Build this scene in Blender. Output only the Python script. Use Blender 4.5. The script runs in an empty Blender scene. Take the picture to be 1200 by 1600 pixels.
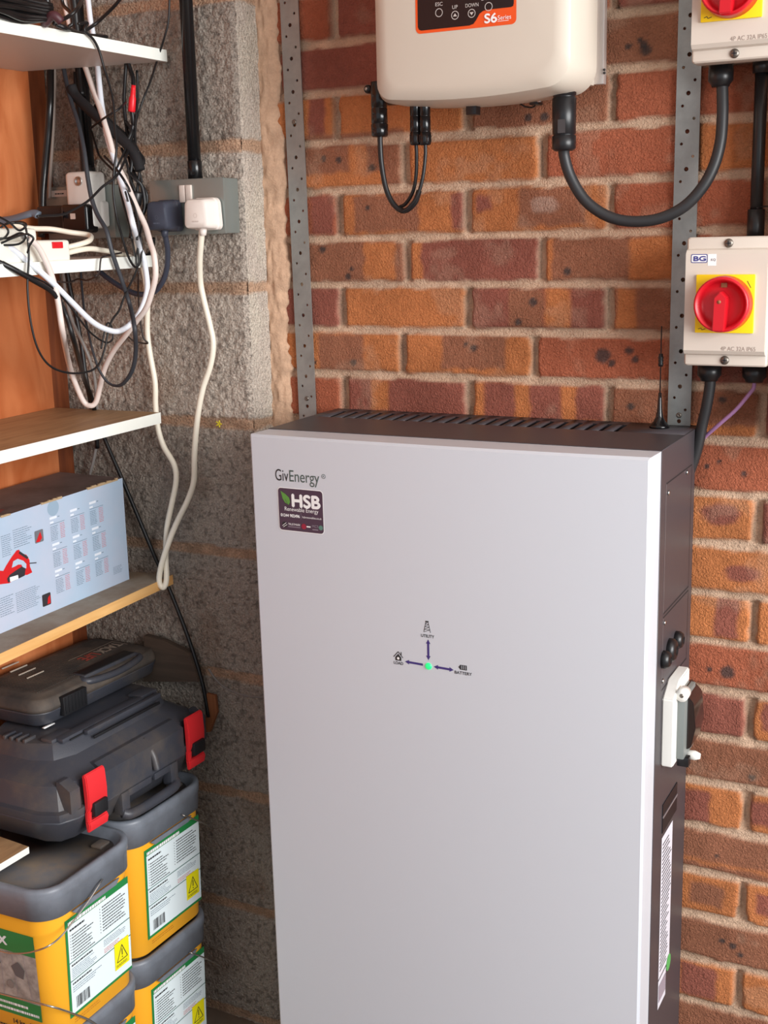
import bpy, bmesh, math, random
import numpy as np
from mathutils import Vector, Matrix, Euler
random.seed(7); np.random.seed(7)
SC = bpy.context.scene; COL = SC.collection
PI = math.pi
# ------------------------------------------------------------------ camera
FPX = 1970.1
CAM = Vector((1.0344, -1.8086, 0.0781))
_yaw, _pit, _rol = -.4913, -.2155, -.0234
_f = Vector((math.sin(_yaw)*math.cos(_pit), math.cos(_yaw)*math.cos(_pit), math.sin(_pit)))
_r0 = Vector((math.cos(_yaw), -math.sin(_yaw), 0)); _u0 = _r0.cross(_f)
_r = _r0*math.cos(_rol)+_u0*math.sin(_rol); _u = -_r0*math.sin(_rol)+_u0*math.cos(_rol)
cd = bpy.data.cameras.new('camera'); cam = bpy.data.objects.new('camera', cd); COL.objects.link(cam)
cd.sensor_fit = 'VERTICAL'; cd.sensor_height = 24; cd.sensor_width = 18; cd.lens = FPX/1600*24
cd.clip_start = .02
cam.matrix_world = Matrix(((_r.x, _u.x, -_f.x, CAM.x), (_r.y, _u.y, -_f.y, CAM.y), (_r.z, _u.z, -_f.z, CAM.z), (0, 0, 0, 1)))
SC.camera = cam
# ------------------------------------------------------------------ light
SC.view_settings.view_transform = 'Standard'; SC.view_settings.look = 'None'
SC.view_settings.gamma = 1; SC.view_settings.use_curve_mapping = False
SC.view_settings.exposure = 0.0
w = bpy.data.worlds.new('sky'); SC.world = w; w.use_nodes = True
w.node_tree.nodes['Background'].inputs[0].default_value = (.86, .93, 1, 1)
w.node_tree.nodes['Background'].inputs[1].default_value = .72
def area(name, loc, target, sx, sy, power, col):
    l = bpy.data.lights.new(name, 'AREA'); l.shape = 'RECTANGLE'; l.size = sx; l.size_y = sy; l.energy = power; l.color = col
    o = bpy.data.objects.new(name, l); COL.objects.link(o); o.location = loc
    o.rotation_euler = (Vector(target)-Vector(loc)).to_track_quat('-Z', 'Y').to_euler()
    return o
area('daylight_through_door', (3.0, -1.3, .25), (.0, -.1, -.45), 1.9, 1.5, 128, (1, .995, .985))
# ------------------------------------------------------------------ picture point -> place point on a known plane
def ray(x, y): return _r*((x-600)/FPX)+_u*(-(y-800)/FPX)+_f
def AX(x, y, X): d = ray(x, y); return CAM+d*((X-CAM.x)/d.x)
def AY(x, y, Y): d = ray(x, y); return CAM+d*((Y-CAM.y)/d.y)
def AZ(x, y, Z): d = ray(x, y); return CAM+d*((Z-CAM.z)/d.z)
def hitL(M, x, y, ax, val):
    Mi = M.inverted(); o = Mi@CAM; d = Mi.to_3x3()@ray(x, y); return o+d*((val-o[ax])/d[ax])
# ------------------------------------------------------------------ materials
def lin(c):
    return tuple(((v/255)/12.92 if v/255 <= .04045 else ((v/255+.055)/1.055)**2.4) for v in c)
MATS = {}
def mat(name, rgb, rough=.5, metal=0, bump=None, var=None, coat=0, alpha=None, emit=None, aniso=None, spec=None):
    if name in MATS: return MATS[name]
    m = bpy.data.materials.new(name); m.use_nodes = True; nt = m.node_tree; b = nt.nodes['Principled BSDF']
    c = lin(rgb)+(1,)
    b.inputs['Base Color'].default_value = c; b.inputs['Roughness'].default_value = rough; b.inputs['Metallic'].default_value = metal
    if spec is not None: b.inputs['Specular IOR Level'].default_value = spec
    if coat: b.inputs['Coat Weight'].default_value = coat
    if emit: b.inputs['Emission Color'].default_value = lin(emit[0])+(1,); b.inputs['Emission Strength'].default_value = emit[1]
    if alpha: b.inputs['Transmission Weight'].default_value = alpha; b.inputs['IOR'].default_value = 1.3
    tc = None
    if bump or var:
        tc = nt.nodes.new('ShaderNodeTexCoord')
    if bump:
        n = nt.nodes.new('ShaderNodeTexNoise'); n.inputs['Scale'].default_value = bump[0]; n.inputs['Detail'].default_value = 5
        nt.links.new(tc.outputs['Object'], n.inputs['Vector'])
        bp = nt.nodes.new('ShaderNodeBump'); bp.inputs['Strength'].default_value = bump[1]; bp.inputs['Distance'].default_value = bump[2]
        nt.links.new(n.outputs['Fac'], bp.inputs['Height']); nt.links.new(bp.outputs[0], b.inputs['Normal'])
    if var:   # var = (scale, rgb2, low, high)
        n = nt.nodes.new('ShaderNodeTexNoise'); n.inputs['Scale'].default_value = var[0]; n.inputs['Detail'].default_value = 6; n.inputs['Roughness'].default_value = .65
        nt.links.new(tc.outputs['Object'], n.inputs['Vector'])
        r = nt.nodes.new('ShaderNodeMapRange'); r.inputs[1].default_value = var[2]; r.inputs[2].default_value = var[3]
        nt.links.new(n.outputs['Fac'], r.inputs[0])
        mx = nt.nodes.new('ShaderNodeMix'); mx.data_type = 'RGBA'; mx.inputs[6].default_value = c; mx.inputs[7].default_value = lin(var[1])+(1,)
        nt.links.new(r.outputs[0], mx.inputs[0]); nt.links.new(mx.outputs[2], b.inputs['Base Color'])
    MATS[name] = m; return m
def wood(name, c1, c2, axis, scale=8, dist=3.0, rough=.5, stretch=14):
    if name in MATS: return MATS[name]
    m = bpy.data.materials.new(name); m.use_nodes = True; nt = m.node_tree; b = nt.nodes['Principled BSDF']
    tc = nt.nodes.new('ShaderNodeTexCoord'); mp = nt.nodes.new('ShaderNodeMapping')
    s = [stretch, stretch, stretch]; s[axis] = 1.2; mp.inputs['Scale'].default_value = s
    nt.links.new(tc.outputs['Object'], mp.inputs[0])
    n = nt.nodes.new('ShaderNodeTexNoise'); n.inputs['Scale'].default_value = scale; n.inputs['Detail'].default_value = 8; n.inputs['Distortion'].default_value = dist
    nt.links.new(mp.outputs[0], n.inputs['Vector'])
    r = nt.nodes.new('ShaderNodeValToRGB'); r.color_ramp.elements[0].position = .3; r.color_ramp.elements[1].position = .72
    r.color_ramp.elements[0].color = lin(c1)+(1,); r.color_ramp.elements[1].color = lin(c2)+(1,)
    nt.links.new(n.outputs['Fac'], r.inputs[0]); nt.links.new(r.outputs[0], b.inputs['Base Color']); b.inputs['Roughness'].default_value = rough
    MATS[name] = m; return m
def attr_mat(name, rough, bumps, vscale, vamt):
    m = bpy.data.materials.new(name); m.use_nodes = True; nt = m.node_tree; b = nt.nodes['Principled BSDF']; L = nt.links.new
    a = nt.nodes.new('ShaderNodeAttribute'); a.attribute_name = 'Col'; tc = nt.nodes.new('ShaderNodeTexCoord')
    n = nt.nodes.new('ShaderNodeTexNoise'); n.inputs['Scale'].default_value = vscale; n.inputs['Detail'].default_value = 8; n.inputs['Roughness'].default_value = .7
    L(tc.outputs['Object'], n.inputs['Vector'])
    r = nt.nodes.new('ShaderNodeMapRange'); r.inputs[1].default_value = .3; r.inputs[2].default_value = .7; r.inputs[3].default_value = 1-vamt; r.inputs[4].default_value = 1+vamt
    L(n.outputs['Fac'], r.inputs[0])
    mx = nt.nodes.new('ShaderNodeVectorMath'); mx.operation = 'SCALE'
    L(a.outputs['Color'], mx.inputs[0]); L(r.outputs[0], mx.inputs['Scale']); L(mx.outputs[0], b.inputs['Base Color'])
    prev = None
    for sc, st, di, kind in bumps:
        if kind == 'v':
            t = nt.nodes.new('ShaderNodeTexVoronoi'); t.inputs['Scale'].default_value = sc; out = t.outputs['Distance']
        else:
            t = nt.nodes.new('ShaderNodeTexNoise'); t.inputs['Scale'].default_value = sc; t.inputs['Detail'].default_value = 4; t.inputs['Distortion'].default_value = .8; out = t.outputs['Fac']
        L(tc.outputs['Object'], t.inputs['Vector'])
        bp = nt.nodes.new('ShaderNodeBump'); bp.inputs['Strength'].default_value = st; bp.inputs['Distance'].default_value = di
        L(out, bp.inputs['Height'])
        if prev: L(prev.outputs[0], bp.inputs['Normal'])
        prev = bp
    L(prev.outputs[0], b.inputs['Normal']); b.inputs['Roughness'].default_value = rough; b.inputs['Specular IOR Level'].default_value = .25
    return m
# ------------------------------------------------------------------ mesh helpers
def tag(o, label=None, cat=None, group=None, kind=None):
    if label: o['label'] = label
    if cat: o['category'] = cat
    if group: o['group'] = group
    if kind: o['kind'] = kind
    return o
def thing(name, label, cat, loc=(0, 0, 0), group=None):
    o = bpy.data.objects.new(name, None); COL.objects.link(o); o.location = loc; o.empty_display_size = .05
    return tag(o, label, cat, group)
def obj(name, bm, mats, parent=None, local=False, smooth=40):
    me = bpy.data.meshes.new(name)
    if smooth is not None:
        for f in bm.faces: f.smooth = True
        for e in bm.edges:
            if len(e.link_faces) == 2 and e.calc_face_angle(0) > math.radians(smooth): e.smooth = False
    bm.to_mesh(me); bm.free()
    for m in (mats if isinstance(mats, (list, tuple)) else [mats]): me.materials.append(m)
    o = bpy.data.objects.new(name, me); COL.objects.link(o)
    if parent:
        o.parent = parent
        if not local: o.matrix_parent_inverse = parent.matrix_basis.inverted()
    return o
def rebase(o):
    """put a single-mesh thing's origin at its own base"""
    me = o.data; n = len(me.vertices); a = np.empty(n*3); me.vertices.foreach_get('co', a); a = a.reshape(-1, 3)
    c = (a.min(0)+a.max(0))/2; c[2] = a[:, 2].min(); a -= c; me.vertices.foreach_set('co', a.ravel()); me.update(); o.location = c
    return o
def NB(): return bmesh.new()
def setmi(bm, n0, mi):
    bm.faces.ensure_lookup_table()
    for i in range(n0, len(bm.faces)): bm.faces[i].material_index = mi
def box(bm, x0, x1, y0, y1, z0, z1, bev=0, mi=0, seg=2, M=None):
    """axis-aligned box with bevelled edges"""
    t = bmesh.new(); bmesh.ops.create_cube(t, size=1)
    for v in t.verts: v.co = Vector(((x0+x1)/2+v.co.x*abs(x1-x0), (y0+y1)/2+v.co.y*abs(y1-y0), (z0+z1)/2+v.co.z*abs(z1-z0)))
    if bev: bmesh.ops.bevel(t, geom=t.edges[:], offset=bev, segments=seg, affect='EDGES', profile=.6)
    if M: bmesh.ops.transform(t, matrix=M, verts=t.verts)
    for f in t.faces: f.material_index = mi
    me = bpy.data.meshes.new('t'); t.to_mesh(me); t.free(); bm.from_mesh(me); bpy.data.meshes.remove(me)
def hexa(bm, pts, mi=0):
    """8 points: bottom quad then top quad"""
    v = [bm.verts.new(p) for p in pts]
    for q in ((3, 2, 1, 0), (4, 5, 6, 7), (0, 1, 5, 4), (1, 2, 6, 5), (2, 3, 7, 6), (3, 0, 4, 7)):
        f = bm.faces.new([v[i] for i in q]); f.material_index = mi
def prism(bm, poly, vec, mi=0):
    """closed outline (3-D points) extruded by vec"""
    vec = Vector(vec); a = [bm.verts.new(Vector(p)) for p in poly]; b = [bm.verts.new(Vector(p)+vec) for p in poly]; n = len(a)
    fs = [bm.faces.new(a), bm.faces.new(b[::-1])]+[bm.faces.new([a[i], b[i], b[(i+1) % n], a[(i+1) % n]]) for i in range(n)]
    for f in fs: f.material_index = mi
    bmesh.ops.recalc_face_normals(bm, faces=fs)
def cyl(bm, p, q, r, r2=None, seg=24, mi=0, M=None):
    lathe(bm, p, q, [(0, 0), (0, r), (1, r if r2 is None else r2), (1, 0)], seg, mi, M)
def lathe(bm, p, q, prof, seg=24, mi=0, M=None):
    """profile [(t along p->q, radius)]"""
    p, q = Vector(p), Vector(q); d = (q-p); ax = d.normalized(); a = ax.orthogonal().normalized(); b = ax.cross(a)
    rings = []
    for t, r in prof:
        c = p+d*t
        if r < 1e-7: rings.append([bm.verts.new(c)])
        else: rings.append([bm.verts.new(c+(a*math.cos(2*PI*i/seg)+b*math.sin(2*PI*i/seg))*r) for i in range(seg)])
    fs = []
    for R0, R1 in zip(rings, rings[1:]):
        for i in range(seg):
            j = (i+1) % seg
            if len(R0) == 1 and len(R1) == 1: continue
            if len(R0) == 1: fs.append(bm.faces.new([R0[0], R1[j], R1[i]]))
            elif len(R1) == 1: fs.append(bm.faces.new([R0[i], R0[j], R1[0]]))
            else: fs.append(bm.faces.new([R0[i], R0[j], R1[j], R1[i]]))
    for f in fs: f.material_index = mi
    if M:
        bmesh.ops.transform(bm, matrix=M, verts=list({v for R in rings for v in R}))
def catmull(pts, sub=8):
    P = [Vector(p) for p in pts]
    if len(P) < 3: return P
    P = [P[0]*2-P[1]]+P+[P[-1]*2-P[-2]]; out = []
    for i in range(1, len(P)-2):
        for s in range(sub):
            t = s/sub; a, b, c, d = P[i-1:i+3]
            out.append(.5*((2*b)+(c-a)*t+(2*a-5*b+4*c-d)*t*t+(3*b-a-3*c+d)*t**3))
    return out+[P[-2]]
def tube(bm, pts, r, seg=10, sub=8, mi=0, flat=1.0):
    P = catmull(pts, sub) if sub else [Vector(p) for p in pts]
    n = None; rings = []
    for i, p in enumerate(P):
        t = (P[min(i+1, len(P)-1)]-P[max(i-1, 0)]).normalized()
        if n is None: n = t.orthogonal().normalized()
        n = (n-t*n.dot(t)).normalized(); b = t.cross(n)
        rings.append([bm.verts.new(p+(n*math.cos(2*PI*k/seg)+b*math.sin(2*PI*k/seg)*flat)*r) for k in range(seg)])
    for A, B in zip(rings, rings[1:]):
        for k in range(seg):
            f = bm.faces.new([A[k], A[(k+1) % seg], B[(k+1) % seg], B[k]]); f.material_index = mi
    f = bm.faces.new(rings[0][::-1]); f.material_index = mi; f = bm.faces.new(rings[-1]); f.material_index = mi
def rrect(x0, x1, y0, y1, r, n=6):
    out = []
    for cx, cy, a in ((x1-r, y1-r, 0), (x0+r, y1-r, 90), (x0+r, y0+r, 180), (x1-r, y0+r, 270)):
        for i in range(n+1):
            t = math.radians(a+90*i/n); out.append((cx+r*math.cos(t), cy+r*math.sin(t)))
    return out
def loft(bm, x0, x1, y0, y1, levels, n=6, mi=0, cap0=True, cap1=True):
    """rounded rectangle rings at (z, inset, corner radius)"""
    rings = []
    for z, ins, r in levels:
        rings.append([bm.verts.new((x, y, z)) for x, y in rrect(x0+ins, x1-ins, y0+ins, y1-ins, max(r, .0005), n)])
    for A, B in zip(rings, rings[1:]):
        m = len(A)
        for k in range(m):
            f = bm.faces.new([A[k], A[(k+1) % m], B[(k+1) % m], B[k]]); f.material_index = mi
    if cap0: f = bm.faces.new(rings[0][::-1]); f.material_index = mi
    if cap1: f = bm.faces.new(rings[-1]); f.material_index = mi
class Sheet:
    """thin printed sheet: shapes drawn in (u, v) and carried onto a surface by fn(u, v, lift)"""
    def __init__(s, fn, th=.00025): s.bm = NB(); s.fn = fn; s.m = []; s.th = th
    def mi(s, m):
        if m not in s.m: s.m.append(m)
        return s.m.index(m)
    def poly(s, pts, m, l=0, split=0):
        i = s.mi(m); a = [s.bm.verts.new(s.fn(u, v, s.th*(l+1))) for u, v in pts]; f = s.bm.faces.new(a); f.material_index = i
    def rect(s, u0, v0, u1, v1, m, l=0, skew=0):
        s.poly([(u0, v0), (u1, v0+skew), (u1, v1+skew), (u0, v1)], m, l)
    def rr(s, u0, v0, u1, v1, r, m, l=0): s.poly(rrect(u0, u1, v0, v1, r, 5), m, l)
    def disc(s, u, v, r, m, l=0, r2=None):
        s.poly([(u+r*math.cos(2*PI*i/20), v+(r2 or r)*math.sin(2*PI*i/20)) for i in range(20)], m, l)
    def ring(s, u, v, r, w, m, l=0):
        i = s.mi(m); n = 24
        A = [s.bm.verts.new(s.fn(u+r*math.cos(2*PI*k/n), v+r*math.sin(2*PI*k/n), s.th*(l+1))) for k in range(n)]
        B = [s.bm.verts.new(s.fn(u+(r-w)*math.cos(2*PI*k/n), v+(r-w)*math.sin(2*PI*k/n), s.th*(l+1))) for k in range(n)]
        for k in range(n): f = s.bm.faces.new([A[k], A[(k+1) % n], B[(k+1) % n], B[k]]); f.material_index = i
    def line(s, p, q, w, m, l=0):
        p, q = Vector(p), Vector(q); n = (q-p).normalized(); n = Vector((-n.y, n.x))*w/2
        s.poly([p-n, q-n, q+n, p+n], m, l)
    def text(s, t, u, v, size, m, l=0, align='LEFT', width=None, bold=0, sx=1):
        c = bpy.data.curves.new('t', 'FONT'); c.body = t; c.size = size; c.align_x = align
        o = bpy.data.objects.new('t', c); COL.objects.link(o)
        bpy.context.view_layer.update()
        me = bpy.data.meshes.new_from_object(o.evaluated_get(bpy.context.evaluated_depsgraph_get()))
        bpy.data.objects.remove(o); bpy.data.curves.remove(c)
        if not len(me.vertices): return
        if width:
            xs = [q.co.x for q in me.vertices]; sx = width/(max(xs)-min(xs))
        n0 = len(s.bm.verts); f0 = len(s.bm.faces)
        s.bm.from_mesh(me); bpy.data.meshes.remove(me); s.bm.verts.ensure_lookup_table()
        for k in range(n0, len(s.bm.verts)):
            q = s.bm.verts[k]; q.co = s.fn(u+q.co.x*sx, v+q.co.y, s.th*(l+1))
        setmi(s.bm, f0, s.mi(m))
        if bold > 0:
            for k_, (a, b) in enumerate(((bold, 0), (-bold, 0), (0, bold), (0, -bold))): s.text(t, u+a, v+b, size, m, l+.12*(k_+1), align, width)
    def fine(s, u0, v0, u1, v1, rows, m, l=0, lo=.55, fill=.4):
        """rows of print too small to read"""
        h = (v1-v0)/rows
        for k in range(rows):
            u = u0; end = u0+(u1-u0)*random.uniform(lo, 1)
            while u < end-.0006:
                wd = random.uniform(.0018, .006); s.rect(u, v0+k*h, min(u+wd, end), v0+k*h+h*fill, m, l); u += wd+.0009
    def done(s, name, parent, local=False):
        return obj(name, s.bm, s.m, parent, local, smooth=None)
def vnoise(x, z, sc, seed):
    rs = np.random.RandomState(seed); T = rs.rand(256, 256)
    X = x*sc+1000; Z = z*sc+1000; i = np.floor(X).astype(int); j = np.floor(Z).astype(int); u = X-i; v = Z-j
    u = u*u*(3-2*u); v = v*v*(3-2*v); g = lambda a, b: T[a % 256, b % 256]
    return (g(i, j)*(1-u)*(1-v)+g(i+1, j)*u*(1-v)+g(i, j+1)*(1-u)*v+g(i+1, j+1)*u*v)*2-1
def sstep(a, b, x): t = np.clip((x-a)/(b-a), 0, 1); return t*t*(3-2*t)
def grid_mesh(name, P, C, m, flip=False):
    """P (n, m, 3) points, C (n, m, 3) linear colours"""
    n, k = P.shape[:2]; me = bpy.data.meshes.new(name); me.vertices.add(n*k); me.vertices.foreach_set('co', P.reshape(-1).astype(np.float32))
    I = np.arange(n*k).reshape(n, k); q = np.stack([I[:-1, :-1], I[1:, :-1], I[1:, 1:], I[:-1, 1:]], -1).reshape(-1, 4)
    if flip: q = q[:, ::-1]
    me.loops.add(q.size); me.loops.foreach_set('vertex_index', q.reshape(-1).astype(np.int32))
    me.polygons.add(len(q)); me.polygons.foreach_set('loop_start', np.arange(0, q.size, 4, dtype=np.int32))
    me.update(calc_edges=True); me.polygons.foreach_set('use_smooth', np.ones(len(q), dtype=bool))
    a = me.color_attributes.new('Col', 'FLOAT_COLOR', 'POINT')
    c4 = np.concatenate([C.reshape(-1, 3), np.ones((n*k, 1))], 1).astype(np.float32); a.data.foreach_set('color', c4.ravel())
    me.materials.append(m); o = bpy.data.objects.new(name, me); COL.objects.link(o); o['kind'] = 'structure'; return o
FLOOR = -1.36
# ------------------------------------------------------------------ setting: brick wall
ORG, RED, BRN, MAR, MOR = [np.array(lin(c)) for c in ((190, 118, 72), (166, 94, 68), (150, 98, 74), (146, 86, 72), (204, 172, 146))]
step = .0035
xs = np.concatenate([np.arange(-.137, .80, step), np.arange(.80, 2.3, .012)]); zs = np.arange(FLOOR, 1.2, step)
Zg, Xg = np.meshgrid(zs, xs, indexing='ij')
wob = vnoise(Xg, Zg, 28, 1)*.0022+vnoise(Xg, Zg, 90, 2)*.0011
Zo = Zg-np.interp(Zg, [-1.2, -.3, -.15, 0, .1, .6], [0, .001, .007, .002, -.0005, .001])
cr = np.floor(Zo/.075).astype(int); dz = Zo/.075-cr; dz = np.minimum(dz, 1-dz)*.075
par = (cr % 2 == 0); off = np.where(par, .117, -.003)+np.where(cr == -2, -.011, 0)
ub = (Xg-off)/.2258; bi = np.floor(ub).astype(int); dx = ub-bi; dx = np.minimum(dx, 1-dx)*.2258
d = np.minimum(dz, dx)+wob
hb = ((cr*7919+bi*104729) % 1009)/1009.
h_brick = (hb-.5)*.003+vnoise(Xg, Zg, 45, 3)*.0008
d_ed = np.hypot(np.minimum(dz-.012, 0), np.minimum(dx-.012, 0)); rr_ = .012-d_ed+wob       # rounded arrises
msk = sstep(.0045, .0082, rr_)
rec = np.where(dx < dz, .009, .0055)
rec = .0055+(.0080)*sstep(.012, .006, dx)*sstep(.004, .009, dz)
Yg = -h_brick*msk+(1-msk)*(rec+vnoise(Xg, Zg, 60, 5)*.0012)
base = np.where((hb < .42)[..., None], ORG, np.where((hb < .62)[..., None], RED, np.where((hb < .82)[..., None], BRN, MAR)))
# bricks one can see, by (course, index): body colour
SEEN = {(5, 0): MAR, (4, -1): MAR, (4, 0): MAR, (3, -1): ORG, (3, 0): ORG, (3, 1): BRN, (3, 2): RED, (4, 1): BRN, (2, -1): BRN, (2, 0): ORG, (2, 1): RED, (1, -1): RED, (1, 0): ORG,
        (1, 1): ORG, (1, 2): RED, (0, -1): BRN, (0, 0): MAR, (0, 1): BRN, (-1, -1): MAR, (-1, 0): ORG, (-1, 1): MAR, (-1, 2): BRN, (-2, -1): ORG,
        (-2, 0): ORG, (-2, 1): RED, (-3, -1): RED, (-3, 0): MAR, (-3, 1): ORG, (-3, 2): BRN, (-4, 2): RED, (-5, 2): ORG, (-5, 3): MAR, (-6, 2): ORG,
        (-7, 2): ORG, (-7, 3): ORG, (-8, 2): RED, (-9, 2): MAR, (-9, 3): ORG, (-10, 2): BRN, (-11, 2): ORG, (-11, 3): ORG, (-12, 2): BRN, (-13, 2): ORG,
        (-13, 3): ORG, (-14, 2): BRN, (-15, 2): ORG, (-15, 3): ORG, (-16, 2): BRN, (1, 3): RED, (2, 2): ORG, (5, 1): RED, (4, 2): ORG, (0, 2): RED}
for (c_, b_), colr in SEEN.items(): base[(cr == c_) & (bi == b_)] = colr
def W(px, py): p = AY(px, py, 0); return p.x, p.z
def patch(x0, y0, x1, y1, colr, soft=.004, amt=1.0):
    a, b = W(x0, y0); c, e = W(x1, y1); n = vnoise(Xg, Zg, 70, 9)*.003
    t = sstep(a-soft, a+soft, Xg+n)*sstep(c+soft, c-soft, Xg+n)*sstep(e-soft, e+soft, Zg+n)*sstep(b+soft, b-soft, Zg+n)*amt
    base[:] = base*(1-t[..., None])+colr*t[..., None]
for p in [(480, 110, 508, 215, MAR), (478, 212, 632, 268, BRN), (478, 273, 600, 292, ORG), (484, 305, 522, 365, MAR), (553, 305, 655, 362, BRN), (705, 300, 728, 360, MAR),
          (744, 305, 768, 330, MAR), (810, 295, 915, 352, BRN), (568, 378, 618, 438, ORG), (640, 375, 658, 440, ORG), (852, 370, 864, 442, ORG), (985, 372, 1055, 442, ORG),
          (795, 450, 850, 512, BRN), (852, 450, 893, 512, ORG), (965, 450, 994, 516, ORG), (497, 522, 568, 585, BRN), (690, 522, 790, 578, BRN), (580, 592, 608, 640, ORG),
          (757, 595, 805, 660, MAR), (828, 597, 876, 660, MAR), (900, 600, 945, 660, MAR), (1118, 932, 1152, 1000, MAR), (1062, 1230, 1107, 1292, MAR), (1125, 1158, 1200, 1235, BRN),
          (1066, 1338, 1200, 1370, ORG), (1078, 1377, 1130, 1420, BRN), (1062, 1500, 1117, 1565, MAR), (1190, 1100, 1230, 1150, MAR), (1172, 1250, 1230, 1300, MAR), (1182, 1395, 1230, 1440, MAR),
          (1070, 662, 1185, 684, ORG), (545, 225, 575, 285, ORG)]: patch(*p)
def ell(px, py, rx, ry, colr, amt=1):
    a, b = W(px, py); rx *= .00098; ry *= .00098; t = sstep(1.25, .75, np.hypot((Xg-a)/rx, (Zg-b)/ry)+vnoise(Xg, Zg, 120, 4)*.15)*amt
    base[:] = base*(1-t[..., None])+colr*t[..., None]
ell(1126, 804, 29, 16, MAR); ell(1160, 897, 26, 13, MAR)
DK = np.array(lin((62, 58, 58)))
for px, py, r in [(549, 420, 4), (544, 432, 6), (552, 566, 6), (506, 248, 5), (530, 250, 6), (490, 566, 5), (582, 262, 6), (575, 325, 5), (503, 390, 6), (740, 544, 6), (727, 538, 4), (733, 471, 4), (833, 472, 7),
                  (810, 504, 6), (887, 424, 7), (942, 556, 12), (955, 568, 6), (983, 548, 7), (992, 562, 6), (985, 635, 6), (825, 184, 6), (850, 183, 7), (982, 72, 5), (1000, 62, 4), (1010, 78, 8), (1006, 70, 6),
                  (1123, 721, 4), (1162, 741, 5), (1104, 729, 4), (1136, 1050, 11), (1109, 1045, 5), (1174, 1215, 6), (1128, 1470, 5), (1145, 1478, 6), (1157, 1492, 5), (1120, 1338, 3), (1165, 560, 5), (1128, 625, 6)]:
    ell(px, py, r, r*.9, DK, .85)
ell(850, 320, 22, 12, np.array(lin((190, 165, 150))), .5)
lowv = vnoise(Xg, Zg, 14, 11)[..., None]*.16+1+vnoise(Xg, Zg, 160, 12)[..., None]*.08
smear = sstep(.35, .8, vnoise(Xg, Zg, 22, 21)+.3*vnoise(Xg, Zg, 80, 22))*.35
base = base*(1-smear[..., None]*.6)+MOR*smear[..., None]*.5
mcol = MOR*(1+vnoise(Xg, Zg, 40, 13)[..., None]*.14)
C = base*lowv*msk[..., None]+mcol*(1-msk[..., None])
brick_mat = attr_mat('brick_and_mortar', .9, [(300, .9, .0045, 'n'), (80, .3, .004, 'n')], 420, .16)
grid_mesh('wall_back', np.stack([Xg, Yg, Zg], -1), C, brick_mat)
# ------------------------------------------------------------------ setting: grey block pier
YB = -.072; XC = -.138
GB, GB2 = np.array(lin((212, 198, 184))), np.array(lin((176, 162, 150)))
LB, MO2 = np.array(lin((214, 202, 186))), np.array(lin((186, 152, 126)))
xs2 = np.arange(-.62, XC+.0001, .003); zs2 = zs
Z2, X2 = np.meshgrid(zs2, xs2, indexing='ij')
def blockmask(Z, u, seed):
    kk = Z/.225; e = np.abs(kk-np.round(kk))*.225; e = e+vnoise(u, Z, 25, seed)*.0022+vnoise(u, Z, 90, seed+1)*.0015
    return sstep(.0075, .0115, e), e
mk, e_ = blockmask(Z2, X2, 31)
rough_ = vnoise(X2, Z2, 150, 33)*.0016+np.maximum(vnoise(X2, Z2, 280, 34), -.2)*.0020
Y2 = YB+rough_*mk+(1-mk)*(.003+vnoise(X2, Z2, 50, 35)*.0025)
edge = sstep(XC-.012, XC, X2); Y2 = Y2+edge*edge*.005
tone = (vnoise(X2, Z2, 9, 36)*.5+.5)[..., None]; pit_shade = sstep(.2, .75, vnoise(X2, Z2, 190, 37))[..., None]
cb = GB*(1-tone*.55)+GB2*tone*.55; cb = cb*(1-pit_shade*.6)+GB2*.35*pit_shade*.6  # dark specks put the shade of the block pits into the colour
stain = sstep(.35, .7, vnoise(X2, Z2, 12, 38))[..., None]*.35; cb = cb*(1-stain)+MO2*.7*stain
row_tone_shade = np.array([.66, .7, .68, .72, .74, .78, 1.0, .88, .66, .8, .8, .8])[np.clip(np.floor(Z2/.225).astype(int)+7, 0, 11)]  # tone by course; top and lower courses darkened, shade put into the colour
cb = cb*row_tone_shade[..., None]
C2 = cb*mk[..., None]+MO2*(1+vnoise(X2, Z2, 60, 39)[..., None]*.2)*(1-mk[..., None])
ys3 = np.linspace(YB+.005, .0, 26); n3 = len(ys3)
Z3, Y3 = np.meshgrid(zs2, ys3, indexing='ij'); mk3, e3 = blockmask(Z3, Y3, 41)
mk3 = mk3*sstep(-.004, -.012, Y3+vnoise(Y3, Z3, 40, 44)*.003)
X3 = XC+(vnoise(Y3, Z3, 200, 42)*.0008)*mk3-(1-mk3)*(.002)+sstep(-.02, 0, Y3)*.003
wear = sstep(-.2, .6, vnoise(Y3*2, Z3, 18, 43))[..., None]
C3 = (GB*.95*(1-wear)+LB*wear)*mk3[..., None]+MO2*1.15*(1-mk3[..., None])
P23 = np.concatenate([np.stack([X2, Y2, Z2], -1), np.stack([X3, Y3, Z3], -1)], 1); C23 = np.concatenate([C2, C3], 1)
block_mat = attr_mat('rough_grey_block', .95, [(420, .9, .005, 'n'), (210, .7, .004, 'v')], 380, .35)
grid_mesh('wall_pier', P23, C23, block_mat)
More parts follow.
